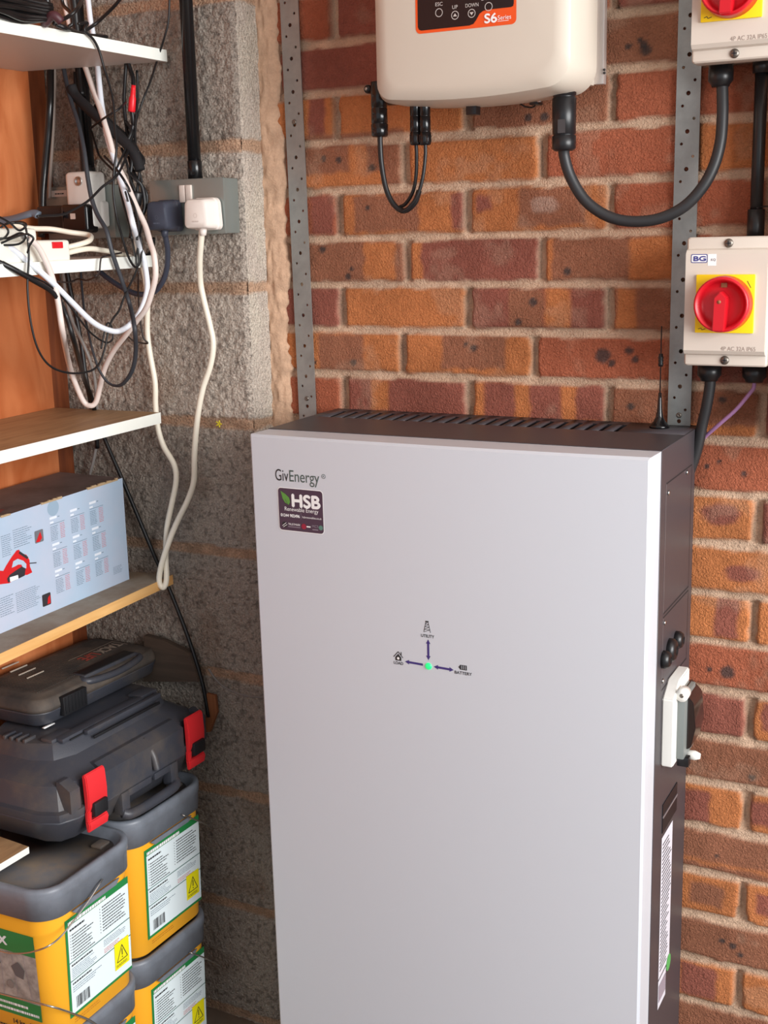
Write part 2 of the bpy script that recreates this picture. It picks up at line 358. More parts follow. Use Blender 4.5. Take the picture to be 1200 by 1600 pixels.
# ragged mortar fillet where pier meets brick
zf = np.arange(-.6, 1.0, .004); nf = 14
Zf, Tf = np.meshgrid(zf, np.linspace(0, 1, nf), indexing='ij')
edge_x = -.100+vnoise(Zf*0, Zf, 30, 51)*.007+vnoise(Zf*0, Zf, 110, 52)*.004
Xf = -.139+(edge_x+.139)*Tf; Yf = -.011*(1-Tf**3)*(1+.25*vnoise(Xf*3, Zf, 60, 53))-.001+.012*sstep(.93, 1, Tf)
Cf = MO2*(1.1+.15*vnoise(Xf, Zf, 70, 54)[..., None])
o = grid_mesh('trim_1', np.stack([Xf, Yf, Zf], -1), Cf, attr_mat('pointing_mortar', .95, [(160, .6, .003, 'n')], 200, .12))
# ------------------------------------------------------------------ setting: plywood side, floor, ceiling
XW = -.528
PLY = wood('varnished_plywood', (176, 92, 48), (212, 132, 84), 2, 3.2, 1.2, .38, 4)
bm = NB(); box(bm, XW-.012, XW, -2.6, -.118, FLOOR, 1.2); obj('wall_left', bm, PLY, smooth=None)['kind'] = 'structure'
bm = NB(); box(bm, XW-.03, XW-.004, -.1175, -.074, FLOOR, 1.2, .001); obj('trim_2', bm, wood('dark_batten', (96, 44, 20), (140, 72, 34), 2, 4, 1, .6), smooth=None)['kind'] = 'structure'
bm = NB(); box(bm, -.65, 2.6, -4.2, .05, FLOOR-.05, FLOOR); obj('floor', bm, mat('concrete_floor', (128, 112, 98), .85, bump=(60, .4, .004), var=(7, (92, 74, 60), .4, .6)), smooth=None)['kind'] = 'structure'
bm = NB(); box(bm, -.65, 2.6, -2.7, .05, 1.2, 1.23); obj('unseen_ceiling', bm, mat('ceiling_bounce_white', (226, 224, 220), .8), smooth=None)['kind'] = 'structure'  # unseen, added to block light from above; white to bounce light onto tops
# ------------------------------------------------------------------ common materials
WHT = mat('white_plastic', (236, 234, 228), .35); CRM = mat('cream_plastic', (212, 202, 190), .4)
BLK = mat('black_plastic', (24, 24, 26), .35); BLKC = mat('black_cable_sheath', (20, 20, 22), .42)
PRB = mat('print_black', (40, 40, 44), .6); PRW = mat('print_white', (240, 240, 240), .6)
MTL = mat('bright_steel', (190, 190, 188), .3, 1); SCREW = mat('dull_screw', (128, 120, 112), .4, .9)
RED_ = mat('switch_red', (205, 18, 34), .35); YEL = mat('switch_yellow', (250, 214, 10), .45)
GAL = mat('galvanised_steel', (158, 162, 160), .4, .5, bump=(300, .12, .0006), var=(30, (138, 142, 140), .3, .7))
# ------------------------------------------------------------------ battery cabinet
CH = 1.118; CW = .600; CD = .189; CP = .2432
RM = Euler((.0119, .0019, .0209)).to_matrix().to_4x4()
top = Vector((-.0116, -.0358, -.1995)); CM = Matrix.Translation(top)@RM@Matrix.Translation((0, 0, -CH))
cab = thing('battery_cabinet', 'tall home battery cabinet with silver front panel standing against the brick wall', 'battery cabinet')
cab.matrix_basis = CM
CBLK = mat('cabinet_black_powder_coat', (64, 60, 64), .42, bump=(900, .12, .0004)); CDRK = mat('cabinet_dark_inside', (14, 13, 14), .7)
SILV = mat('silver_satin_panel', (202, 207, 215), .42, .04, bump=(700, .03, .0003))
# slots on the top, from their ends
n_sl = 22; sl = []
a0, a1 = hitL(CM, 520, 650, 2, CH), hitL(CM, 553, 638, 2, CH); b0, b1 = hitL(CM, 957, 676, 2, CH), hitL(CM, 981, 661, 2, CH)
yr = (a1.y+b1.y)/2; yn = (a0.y+b0.y)/2
bm = NB(); T = .002
box(bm, 0, CW, -T, 0, 0, CH); box(bm, 0, T, -CD, -T, 0, CH); box(bm, CW-T, CW, -CD, -T, 0, CH, .0006, seg=1); box(bm, T, CW-T, -CD, -T, 0, T)
box(bm, T, CW-T, yr, -T, CH-T, CH); box(bm, T, CW-T, -CD, yn, CH-T, CH)
def slx(i, f): # near / far x of slot i
    t = i/(n_sl-1); return (a0.x+(b0.x-a0.x)*t) if f == 0 else (a1.x+(b1.x-a1.x)*t)
sw = .0075
ed = [(T, T)]+[v for i in range(n_sl) for v in ((slx(i, 0)-sw/2, slx(i, 1)-sw/2), (slx(i, 0)+sw/2, slx(i, 1)+sw/2))]+[(CW-T, CW-T)]
for i in range(0, len(ed), 2):
    (n0, f0), (n1, f1) = ed[i], ed[i+1]
    hexa(bm, [(n0, yn, CH-T), (n1, yn, CH-T), (f1, yr, CH-T), (f0, yr, CH-T), (n0, yn, CH), (n1, yn, CH), (f1, yr, CH), (f0, yr, CH)])
obj('body', bm, CBLK, cab, True)
bm = NB(); box(bm, .01, CW-.01, -CD+.005, -.01, .01, CH-.03); obj('inner_chassis', bm, CDRK, cab, True)
def bulge(x): t = min(max(x/CW, 0), 1); return .007*4*t*(1-t)
bm = NB(); nx = 40; PB = .0035
def prow(z, y_in, xin):
    return [bm.verts.new((xin+(CW-2*xin)*i/nx, -(CP-y_in)-bulge(i*CW/nx), z)) for i in range(nx+1)]
R_ = [prow(PB, 0, PB), prow(CH-PB, 0, PB)]
for i in range(nx): bm.faces.new([R_[0][i], R_[0][i+1], R_[1][i+1], R_[1][i]])
Rt = prow(CH, PB*1.2, 0.001); Rb = prow(0, PB*1.2, .001)
bt = [bm.verts.new((.001+(CW-.002)*i/nx, -CD, CH-.001)) for i in range(nx+1)]; bb = [bm.verts.new((.001+(CW-.002)*i/nx, -CD, .001)) for i in range(nx+1)]
for i in range(nx):
    bm.faces.new([R_[1][i], R_[1][i+1], Rt[i+1], Rt[i]]); bm.faces.new([Rt[i], Rt[i+1], bt[i+1], bt[i]])
    bm.faces.new([Rb[i], Rb[i+1], R_[0][i+1], R_[0][i]]); bm.faces.new([bb[i], bb[i+1], Rb[i+1], Rb[i]])
for s, i in ((0, 0), (1, nx)):
    e0 = bm.verts.new(((.0 if s == 0 else CW), -(CP-PB), PB)); e1 = bm.verts.new(((.0 if s == 0 else CW), -(CP-PB), CH-PB))
    bm.faces.new([R_[0][i], e0, e1, R_[1][i]]); bm.faces.new([e0, bb[i], bt[i], e1]); bm.faces.new([R_[1][i], e1, Rt[i]]); bm.faces.new([e1, bt[i], Rt[i]])
    bm.faces.new([R_[0][i], e0, Rb[i]]); bm.faces.new([e0, bb[i], Rb[i]])
bmesh.ops.recalc_face_normals(bm, faces=bm.faces[:])
obj('front_panel', bm, SILV, cab, True, smooth=25)
for fx in (.06, CW-.06):
    for fy in (-.04, -CD+.03):
        bm = NB(); lathe(bm, (fx, fy, 0), (fx, fy, -(CM@Vector((fx, fy, 0))).z+FLOOR), [(0, 0), (0, .02), (.8, .02), (1, .026), (1, 0)], 16); obj('foot', bm, BLK, cab, True)
def ff(u, v, l): return Vector((u, -CP-bulge(u)-l, v))
def FP(px, py):
    p = hitL(CM, px, py, 1, -CP)
    for _ in range(3): p = hitL(CM, px, py, 1, -CP-bulge(p.x))
    return p.x, p.z
S = Sheet(ff); u, v = FP(430, 750); u2, v2 = FP(502, 757)
DG = mat('logo_dark', (38, 36, 38), .5); GG = mat('logo_green_grey', (72, 88, 84), .5)
S.text('Giv', u, v, .0245, DG, width=.0225); S.text('Energy', u+.0238, v, .0245, GG, width=.051, bold=-.0003)
ur, vr = FP(505.5, 744.5); S.ring(ur, vr, .0034, .0007, GG); S.text('R', ur, vr-.0016, .0044, GG, align='CENTER')
o = S.done('logo_lettering', cab, True)
S = Sheet(ff); u0, v0 = FP(438, 827); u1, v1 = FP(505, 768); u0 = FP(436, 795)[0]; u1 = FP(505, 800)[0]
PUR = mat('sticker_purple', (72, 56, 74), .4); GRN = mat('leaf_green', (92, 148, 66), .5); G2 = mat('print_grey', (150, 140, 152), .5)
sw_, sh_ = u1-u0, v1-v0
S.rr(u0-.0012, v0-.0012, u1+.0012, v1+.0012, .006, PRW); S.rr(u0, v0, u1, v1, .005, PUR, 1)
q = lambda a, b: (u0+sw_*a, v0+sh_*b)
S.poly([q(.06, .93), q(.17, .86), q(.25, .78), q(.27, .68), q(.23, .61), q(.15, .66), q(.1, .75)], GRN, 2); S.line(q(.24, .55), q(.16, .75), .0006, PUR, 3)
S.text('HSB', *q(.29, .585), .0262, PRW, 2, width=sw_*.62, bold=.0011)
S.text('Renewable Energy', *q(.13, .47), .0085, PRW, 2, width=sw_*.76)
S.text('01244 902496', *q(.04, .325), .0062, PRW, 2, width=sw_*.43, bold=.0002); S.rect(*q(.5, .30), *q(.505, .45), G2, 2)
S.text('hsbrenewables.co.uk', *q(.53, .33), .0045, PRW, 2, width=sw_*.43)
S.disc(*q(.12, .13), .0045, PRB, 2); S.line(q(.07, .1), q(.16, .18), .0007, PRW, 3); S.line(q(.09, .07), q(.18, .14), .0007, PRW, 3)
S.text('TRUSTMARK', *q(.2, .13), .0045, PRW, 2, width=sw_*.28); S.rect(*q(.2, .085), *q(.48, .1), G2, 2)
S.disc(*q(.56, .13), .0042, mat('sticker_red', (150, 36, 60), .5), 2); S.rect(*q(.62, .12), *q(.71, .15), PRW, 2); S.text('MCS', *q(.74, .13), .0055, G2, 2, width=sw_*.14); S.rect(*q(.75, .07), *q(.88, .09), G2, 2)
S.disc(*q(.94, .14), .0036, mat('sticker_teal', (90, 132, 120), .5), 2)
tag(S.done('sticker', cab, True), 'small purple installer sticker with white lettering and green leaf')
# status display
S = Sheet(ff); IND = mat('arrow_indigo', (62, 50, 118), .5)
def arrow(p, q, both=True):
    p, q = Vector(p), Vector(q); d = (q-p).normalized(); n = Vector((-d.y, d.x)); h = .0065
    S.line(p+d*(h*.8 if both else 0), q-d*h*.8, .0033, IND)
    S.poly([q, q-d*h+n*.0035, q-d*h-n*.0035], IND)
    if both: S.poly([p, p+d*h-n*.0035, p+d*h+n*.0035], IND)
arrow(FP(669.5, 1031.5), FP(669, 999)); arrow(FP(661, 1038.5), FP(633, 1033.5), False); arrow(FP(678, 1041.5), FP(709, 1047))
for t, x, y, wd in (('UTILITY', 668, 996, .0205), ('LOAD', 622.5, 1038, .015), ('BATTERY', 723.5, 1054, .026)):
    a, b = FP(x, y); S.text(t, a-wd/2, b, .0062, PRB, width=wd, bold=.0001)
a, b = FP(667.5, 988)   # pylon
for k in range(4):
    y0_, y1_ = b+k*.004, b+(k+1)*.004; wa, wb = .0052-k*.0009, .0052-(k+1)*.0009
    S.line((a-wa, y0_), (a-wb, y1_), .0008, PRB); S.line((a+wa, y0_), (a+wb, y1_), .0008, PRB); S.line((a-wa, y0_), (a+wb, y1_), .0006, PRB); S.line((a-wb, y1_), (a+wb, y1_), .0006, PRB)
S.rect(a-.0025, b+.015, a+.0025, b+.017, PRB)
a, b = FP(622.5, 1030)  # house
S.line((a-.0075, b+.003), (a, b+.0115), .0013, PRB); S.line((a+.0075, b+.003), (a, b+.0115), .0013, PRB); S.rect(a+.004, b+.007, a+.0055, b+.0115, PRB)
S.poly([(a-.0048, b-.002), (a+.0048, b-.002), (a+.0048, b+.003), (a, b+.0085), (a-.0048, b+.003)], PRB); S.disc(a, b+.0015, .002, PRW, 1)
a, b = FP(723, 1043)   # battery
S.poly([(a-.0065, b), (a-.004, b+.003), (a-.004, b-.003)], PRB)
for k in range(4): S.rect(a-.0038+k*.0028, b-.0032, a-.0020+k*.0028, b+.0032, PRB)
S.rect(a-.004, b+.0028, a+.0062, b+.0036, PRB); S.rect(a-.004, b-.0036, a+.0062, b-.0028, PRB)
S.done('status_symbols', cab, True)
a, b = FP(669.7, 1041); yy = -CP-bulge(a)
bm = NB(); lathe(bm, (a, yy+.001, b), (a, yy-.0022, b), [(0, 0), (0, .0052), (.6, .005), (1, .003), (1, 0)], 20)
obj('indicator_lamp', bm, mat('green_led', (40, 210, 120), .3, emit=((30, 230, 120), .8)), cab, True)
# right side details, plane x = CW
def SP(px, py, x=CW): p = hitL(CM, px, py, 0, x); return p.y, p.z
fs_ = lambda u, v, l: Vector((CW+l, u, v))
S = Sheet(fs_, .0003); GRV = mat('groove_dark', (30, 27, 29), .7); GLT = mat('edge_light', (120, 112, 114), .45)
def sline(p, q, w, m, l=0): S.line(SP(*p), SP(*q), w, m, l)
yA, yB_ = SP(1040, 800)[0], SP(1074, 800)[0]; yB_ = max(yB_, -.02)
for (zt, zb) in ((SP(1040, 757)[1], SP(1034, 962)[1]), (SP(1034, 968)[1], SP(1031, 1082)[1])):
    S.line((yA, zt), (yB_, zt), .0022, GRV); S.line((yA, zb), (yB_, zb), .0022, GRV); S.line((yA, zt), (yA, zb), .0016, GLT); S.line((yB_, zt), (yB_, zb), .0012, GRV)
S.done('service_panel_outline', cab, True)
for px, py in ((1044, 770), (1038, 973), (1035, 1064), (1073, 738)):
    a, b = SP(px, py); bm = NB(); lathe(bm, (CW, a, b), (CW+.002, a, b), [(0, 0), (0, .0035), (1, .003), (1, 0)], 12); obj('screw', bm, MTL, cab, True)
for px, py, r in ((1042, 1031, .0125), (1051.5, 1016, .0165), (1062, 1000, .0125)):
    a, b = SP(px, py, CW+.006); bm = NB(); lathe(bm, (CW, a, b), (CW+.012, a, b), [(0, 0), (0, r), (.5, r), (.85, r*.8), (1, r*.45), (.6, r*.3), (.6, 0)], 24); obj('cable_grommet', bm, BLK, cab, True)
# breaker window
y0_, z0_ = SP(1032, 1197); _, z1_ = SP(1032, 1102)
ya, yb2 = y0_, -.070
fr = []
bm = NB(); zt = z1_+.006
prism(bm, [(CW, ya, z0_), (CW, ya, zt), (CW, ya+.03, zt+.02), (CW, yb2, zt+.02), (CW, yb2, z0_)], (.017, 0, 0))
bmesh.ops.bevel(bm, geom=bm.edges[:], offset=.0018, segments=2, affect='EDGES')
frame = obj('breaker_frame', bm, WHT, cab, True)
bm = NB(); box(bm, CW+.016, CW+.028, ya+.018, yb2-.006, z0_+.006, zt+.002, .003); obj('breaker_block', bm, mat('breaker_grey', (120, 126, 124), .4), frame, True)
bm = NB(); zc = (z0_+zt)/2; hh = (zt-z0_)/2
prism(bm, [(CW+.02, ya+.032, z0_+.012), (CW+.034, ya+.032, z0_+.02), (CW+.04, ya+.032, zc), (CW+.036, ya+.032, zt-.012), (CW+.02, ya+.032, zt+.004)], (0, .055, 0))
bmesh.ops.bevel(bm, geom=bm.edges[:], offset=.0015, segments=2, affect='EDGES')
obj('breaker_cover', bm, mat('smoked_cover', (44, 34, 32), .12, spec=.7), frame, True)
bm = NB(); cyl(bm, (CW+.024, ya+.012, zt+.004), (CW+.024, ya+.03, zt+.004), .009, seg=18); cyl(bm, (CW+.024, ya+.0115, zt+.004), (CW+.024, ya+.012, zt+.004), .003, seg=12, mi=1); obj('hinge', bm, [WHT, SCREW], frame, True)
bm = NB(); lathe(bm, (CW+.02, ya+.05, z0_+.002), (CW+.044, ya+.05, z0_+.002), [(0, 0), (0, .006), (.7, .007), (1, .004), (1, 0)], 16); obj('latch', bm, WHT, frame, True)
bm = NB(); box(bm, CW+.017, CW+.034, ya+.022, ya+.036, z0_-.006, z0_+.008, .002); obj('catch', bm, BLK, frame, True)
# grab handle recess and rating labels
(h0, k0), (h1, k1) = SP(1034, 1292), SP(1056.5, 1248); k0 = SP(1034, 1302)[1]; kt = SP(1056.5, 1223)[1]
bm = NB(); box(bm, CW-.0005, CW+.0012, h0, h1, k0, kt); box(bm, CW+.001, CW+.002, h0, h1, (k0+kt)/2+.001, (k0+kt)/2+.004, mi=1); obj('grab_handle', bm, [mat('recess_black', (16, 18, 24), .5), GLT], cab, True)
S = Sheet(fs_, .0004); a0_, c0_ = SP(1033.5, 1318); a1_, _ = SP(1050.5, 1290); b0_ = SP(1029, 1530)[1]; ct = SP(1051, 1281)[1]
LBL = mat('label_paper', (214, 214, 224), .5)
S.rect(a0_, b0_, a1_, ct, LBL)
S.fine(a0_+.006, b0_+.01, a1_-.004, ct-.008, 34, PRB, 1, .6, .35)
S.disc(a1_-.004, b0_-.004, .013, mat('label_green', (84, 168, 90), .5), 1)
S.rect(a0_, b0_-.05, a1_-.018, b0_-.003, LBL); S.rect(a0_+.003, b0_-.04, a1_-.02, b0_-.012, G2, 1)
S.done('rating_label', cab, True)
# ------------------------------------------------------------------ aerial on the cabinet
ab = hitL(CM, 1030, 668, 2, CH); ab = CM@ab
at_ = thing('aerial', 'small black magnetic aerial with thin whip standing on top of the battery cabinet', 'aerial', ab)
bm = NB(); lathe(bm, ab, ab+Vector((0, 0, .05)), [(0, 0), (0, .0145), (.06, .0145), (.10, .012), (.18, .0085), (.3, .0055), (.5, .0038), (.8, .0028), (1, .0022), (1, 0)], 24, 0); obj('magnetic_base', bm, mat('gloss_black', (16, 16, 18), .12), at_)
bm = NB(); tube(bm, [ab+Vector((0, 0, .05)), ab+Vector((0, 0, .145))], .0009, 8, 0); obj('whip', bm, BLK, at_)
bm = NB(); lathe(bm, ab+Vector((0, 0, .088)), ab+Vector((0, 0, .106)), [(0, 0), (0, .0032), (.2, .0038), (.3, .003), (.45, .0038), (.55, .003), (.7, .0038), (.85, .003), (1, .003), (1, 0)], 14); obj('loading_coil', bm, BLK, at_)
# ------------------------------------------------------------------ perforated steel straps
def strap(xt, xb, wdt, label, phase, ztop, lab2):
    """xt, xb: left edge at z=.45 and z=-.2"""
    t = thing('steel_strap', label, 'metal strap', (xt, -.004, FLOOR), 'perforated straps on the brick wall')
    k = (xt-xb)/.65; f = lambda z: xb+k*(z+.2)
    bm = NB(); z0, z1 = -1.1, ztop
    prism(bm, [(f(z0), -.0045, z0), (f(z0)+wdt, -.0045, z0), (f(z1)+wdt, -.0045, z1), (f(z1), -.0045, z1)], (0, -.0018, 0))
    cut = NB(); pitch = .0505; n = 46
    for i in range(n):
        z = phase+pitch*22-pitch*i
        if z > z1-.03 or z < -.26: continue
        for dx_, dz_, r in ((.5, 0, .0031), (.27, -.0165, .0021), (.76, .0168, .0021)):
            cx_ = f(z+dz_)+wdt*dx_; cyl(cut, (cx_, .002, z+dz_), (cx_, -.012, z+dz_), r, seg=14)
    a = obj('strap_plate', bm, GAL, t, smooth=None); me = bpy.data.meshes.new('c'); bmesh.ops.recalc_face_normals(cut, faces=cut.faces[:]); cut.to_mesh(me); cut.free(); c = bpy.data.objects.new('c', me); COL.objects.link(c)
    m = a.modifiers.new('b', 'BOOLEAN'); m.object = c; m.operation = 'DIFFERENCE'; m.solver = 'EXACT'
    bpy.context.view_layer.update(); nm = bpy.data.meshes.new_from_object(a.evaluated_get(bpy.context.evaluated_depsgraph_get())); a.modifiers.clear(); a.data = nm
    bpy.data.objects.remove(c)
    for z in lab2:
        cx_ = f(z)+wdt*.5; s = NB(); lathe(s, (cx_, -.006, z), (cx_, -.0085, z), [(0, 0), (0, .0042), (.5, .0038), (1, .0022), (.6, .0012), (.6, 0)], 14); obj('screw', s, SCREW, t)
zA = AY(457, 40, 0).z; zB = AY(1078, 146, 0).z
strap(-.0955, -.0885, .0335, 'galvanised perforated strap fixed upright between the grey block pier and the white inverter', zA-.0505*8, 1.19, (AY(463, 191, 0).z, AY(482, 622, 0).z))
strap(.543, .542, .0335, 'galvanised perforated strap fixed upright between the inverter and the isolator switches', zB-.0505*8, 1.19, (AY(1064, 648, 0).z,))
# ------------------------------------------------------------------ inverter
inv = thing('solar_inverter', 'large white wall-mounted solar inverter with orange and black display panel', 'inverter', (.29, -.08, .26))
IB = .262
bm = NB()
def invsec(y, ins, zb):    # a ring of the cover outline in x-z, bottom corners rounded and slightly bowed
    x0, x1 = .148+ins, .446-ins; pts = []
    for i in range(7):
        t = PI+PI/2*i/6; pts.append((x0+.022+.022*math.cos(t), zb+.022+.022*math.sin(t)))
    for i in range(1, 12): s_ = i/12; pts.append((x0+.022+(x1-x0-.06)*s_, zb-.006*4*s_*(1-s_)))
    for i in range(9):
        t = 1.5*PI+PI/2*i/8; pts.append((x1-.036+.036*math.cos(t), zb+.036+.036*math.sin(t)))
    pts += [(x1, .8), (x0, .8)]
    return [bm.verts.new((a, y, b)) for a, b in pts]
RG = [invsec(-.060, 0, IB), invsec(-.138, 0, IB), invsec(-.152, .005, IB+.004), invsec(-.159, .014, IB+.012), invsec(-.161, .026, IB+.022)]
for A, B in zip(RG, RG[1:]):
    for k in range(len(A)): bm.faces.new([A[k], A[(k+1) % len(A)], B[(k+1) % len(A)], B[k]])
bm.faces.new(RG[-1]); bm.faces.new(RG[0][::-1]); bmesh.ops.recalc_face_normals(bm, faces=bm.faces[:])
INVW = mat('inverter_cream_paint', (204, 194, 180), .38)
obj('front_cover', bm, INVW, inv, smooth=30)
bm = NB(); box(bm, .162, .434, -.062, -.032, IB+.014, .8, .003); obj('rear_case', bm, INVW, inv)
for a_, b_ in ((.430, .4475), (.150, .162)): bm = NB(); box(bm, a_, b_, -.034, -.022, IB+.016, .8, .001); obj('mounting_flange', bm, mat('flange_steel', (206, 196, 190), .35, .5), inv)
bm = NB(); box(bm, .165, .432, -.032, -.010, IB+.03, .8)
for k in range(13): box(bm, .172+k*.0205, .175+k*.0205, -.012, -.004, IB+.03, .8)
obj('heat_sink', bm, mat('heat_sink_grey', (120, 118, 116), .4, .7), inv)
for k in range(2):
    a = AY(944.5, 109+k*5, -.0345); s = NB(); lathe(s, a, a+Vector((0, -.002, 0)), [(0, 0), (0, .0018), (1, .0015), (1, 0)], 10); obj('screw', s, BLK, inv)
a = AY(578, 140, -.04); s = NB(); lathe(s, a, a+Vector((0, -.01, 0)), [(0, 0), (0, .0065), (.7, .0065), (1, .005), (1, 0)], 16); cyl(s, a+Vector((0, -.010, 0)), a+Vector((0, -.0125, 0)), .0025, seg=10, mi=1); obj('earth_bolt', s, [BLK, MTL], inv)
# display, on plane y=-.161
S = Sheet(lambda u, v, l: Vector((u, -.161-l, v)), .0004)
I = lambda px, py: (AY(px, py, -.161).x, AY(px, py, -.161).z)
ORO = mat('display_orange', (232, 86, 30), .35); DBK = mat('display_black', (22, 20, 24), .2); LG = mat('print_silver', (196, 190, 186), .5)
x0_, z0b = I(650, 52); x1_, _ = I(807, 38)
z0b = (I(655, 53)[1]+I(800, 38)[1])/2
S.rr(x0_, z0b, x1_, z0b+.12, .007, ORO)
xa, zb_ = x0_+.0035, z0b+.004; xb_ = x1_-.0035
r_ = .005
pts = [(xa, z0b+.116), (xa, zb_+r_), (xa+r_*.3, zb_+r_*.3), (xa+r_, zb_)]
px1 = I(738, 40)[0]; px2 = I(757, 22)[0]
pts += [(px1-.004, zb_), (px1+.002, zb_+.0015), (px1+.006, zb_+.006), (px1+.011, zb_+.0135), (px1+.016, zb_+.0165), (px1+.022, zb_+.0175), (xb_-.004, zb_+.0175), (xb_-.001, zb_+.0185), (xb_, zb_+.0215), (xb_, z0b+.116)]
S.poly(pts, DBK, 1)
for px, py in ((686.5, 20), (711.5, 24), (737.5, 21), (764, 10.5)):
    S.ring(*I(px, py), .0056, .0009, LG, 2)
for t, px, py, wd in (('ESC', 686, 9.5, .0108), ('UP', 711, 14, .008), ('DOWN', 737.5, 11, .019), ('ENTER', 762, 0, .018)):
    a, b = I(px, py); S.text(t, a-wd/2, b, .0068, LG, 2, width=wd)
a, b = I(711.5, 24); S.poly([(a-.003, b-.0015), (a+.003, b-.0015), (a, b+.0025)], LG, 2)
a, b = I(737.5, 21); S.poly([(a-.003, b+.0015), (a, b-.0025), (a+.003, b+.0015)], LG, 2)
a, b = I(757, 36.5); S.text('S6', a, b, .0165, PRW, 2, width=.0175, bold=.0005); a, b = I(778, 31.5); S.text('Series', a, b, .0082, PRW, 2, width=.019); S.rect(a, b-.002, a+.016, b-.0014, PRW, 2)
S.done('display_panel', inv)
# connectors underneath
def conn(px, py0, py1, r, y, nm='pv_connector', ribs=True, par=inv, zt=.30):
    x = AY(px, py1, y).x; zb = AY(px, py1, y).z
    bm = NB(); L = zt-zb; f = lambda z: (z-zb)/L
    prof = [(0, 0), (0, r*.8), (f(zb+.002), r*.97), (f(zb+.018), r), (f(zb+.0185), r*.9), (f(zb+.0195), r*.9), (f(zb+.020), r*.96), (f(zb+.040), r*.93), (f(zb+.0405), r*.88), (f(zb+.0415), r*.88), (f(zb+.042), r*.93), (1, r*.93), (1, 0)]
    lathe(bm, (x, y, zb), (x, y, zt), prof, 20)
    if ribs:
        for k in range(8):
            a = 2*PI*k/8; box(bm, x+r*.96*math.cos(a)-.0008, x+r*.96*math.cos(a)+.0008, y+r*.96*math.sin(a)-.0008, y+r*.96*math.sin(a)+.0008, zb+.004, zb+.015)
    obj(nm, bm, mat('gloss_black_nylon', (18, 17, 19), .2), par, smooth=25); return Vector((x, y, zb))
c1 = conn(593.5, 170, 214, .0128, -.085, ribs=False); c2 = conn(650, 170, 227, .0088, -.085); c3 = conn(664.5, 170, 227, .0088, -.085)
# AC connector
ax_, az = AY(881, 236, -.085).x, AY(881, 236, -.085).z
bm = NB(); zt = .30; L = zt-az; f = lambda z: (z-az)/L
lathe(bm, (ax_, -.085, az), (ax_, -.085, zt), [(0, 0), (0, .0125), (f(az+.003), .0165), (f(az+.02), .0168), (f(az+.0205), .015), (f(az+.022), .015), (f(az+.0225), .0162), (f(az+.07), .0166), (f(az+.0705), .0152), (f(az+.073), .0152), (f(az+.0735), .0165), (1, .0165), (1, 0)], 12)
o = obj('ac_connector', bm, mat('satin_black_nylon', (26, 26, 29), .35), inv, smooth=25)
p = AY(878, 197, -.1015); S = Sheet(lambda u, v, l: Vector((u, -.1016-l, v))); S.rect(p.x-.006, p.z-.009, p.x+.005, p.z+.009, mat('grey_patch', (66, 64, 66), .6)); S.done('connector_badge', o)
bm = NB(); a = AY(740, 171, -.075); box(bm, a.x-.008, a.x+.008, -.085, -.068, a.z-.008, .3, .0015); obj('port_cap', bm, BLK, inv)
bm = NB(); a = AY(840, 160, -.05); box(bm, a.x-.008, a.x+.006, -.062, -.045, a.z-.004, .29, .001); box(bm, a.x+.005, a.x+.010, -.064, -.058, a.z-.001, a.z+.014, .0005, mi=1); obj('earth_terminal', bm, [BLK, MTL], inv)
bm = NB(); tube(bm, [AY(800, 158, -.055), AY(812, 162, -.055), AY(822, 167, -.055), AY(834, 167, -.055), AY(837, 160, -.055)], .0011, 8); obj('small_lead', bm, BLKC, inv)
bm = NB(); a = AY(606, 160, -.04); box(bm, a.x-.004, a.x+.03, -.05, -.03, a.z-.004, .29, .001); obj('port_plate', bm, BLK, inv)
# cables under inverter
def cable(name, pts, r, m, label, cat='cable', group=None, seg=10, sub=8, flat=1.0, parts=None):
    bm = NB(); tube(bm, pts, r, seg, sub, flat=flat); o = obj(name, bm, m); rebase(o); return tag(o, label, cat, group)
def Y_(pts, y0, y1=None):
    n = len(pts); y1 = y0 if y1 is None else y1
    out = []
    for i, p in enumerate(pts):
        y = p[2] if len(p) > 2 else y0+(y1-y0)*i/(n-1)
        if p[0] < 260 and -.395 < y < -.22:      # hangs just in front of the shelf edges
            k = min(max((p[1]-120)/130, 0), 1); out.append(AX(p[0], p[1], -.262-.030*k))
        else: out.append(AY(p[0], p[1], y))
    return out
cable('solar_cable', Y_([(594, 206), (594, 225), (596, 255), (602, 290), (611, 313), (622, 326), (634, 329), (648, 317), (655, 298), (658, 265), (659, 240), (650.5, 222)][:9]+[(651.5, 270), (651, 222)][0:0]+[(652, 285), (651.5, 222)][0:0], -.085), .0041, BLKC, 'thick black looped cable hanging from the leftmost connector of the inverter')
cable('solar_cable', Y_([(650, 222), (651, 245), (650, 275), (645, 300), (634, 318), (624, 324)], -.085, -.080), .0028, BLKC, 'thin black lead from the left one of the paired inverter connectors')
cable('solar_cable', Y_([(664.5, 222), (664.5, 245), (660, 280), (651, 308), (638, 325), (628, 331)], -.088, -.091), .0028, BLKC, 'thin black lead from the right one of the paired inverter connectors')
cable('power_cable', Y_([(881, 228), (882, 245), (891, 275), (910, 308), (935, 330), (965, 343), (1000, 346), (1035, 340), (1070, 322), (1098, 292), (1116, 258), (1126, 220), (1129, 180), (1129, 150), (1128, 120)], -.085, -.032), .0078, mat('thick_cable_sheath', (40, 40, 42), .45), 'thick black cable sweeping from the inverter up to the upper isolator switch', seg=16)
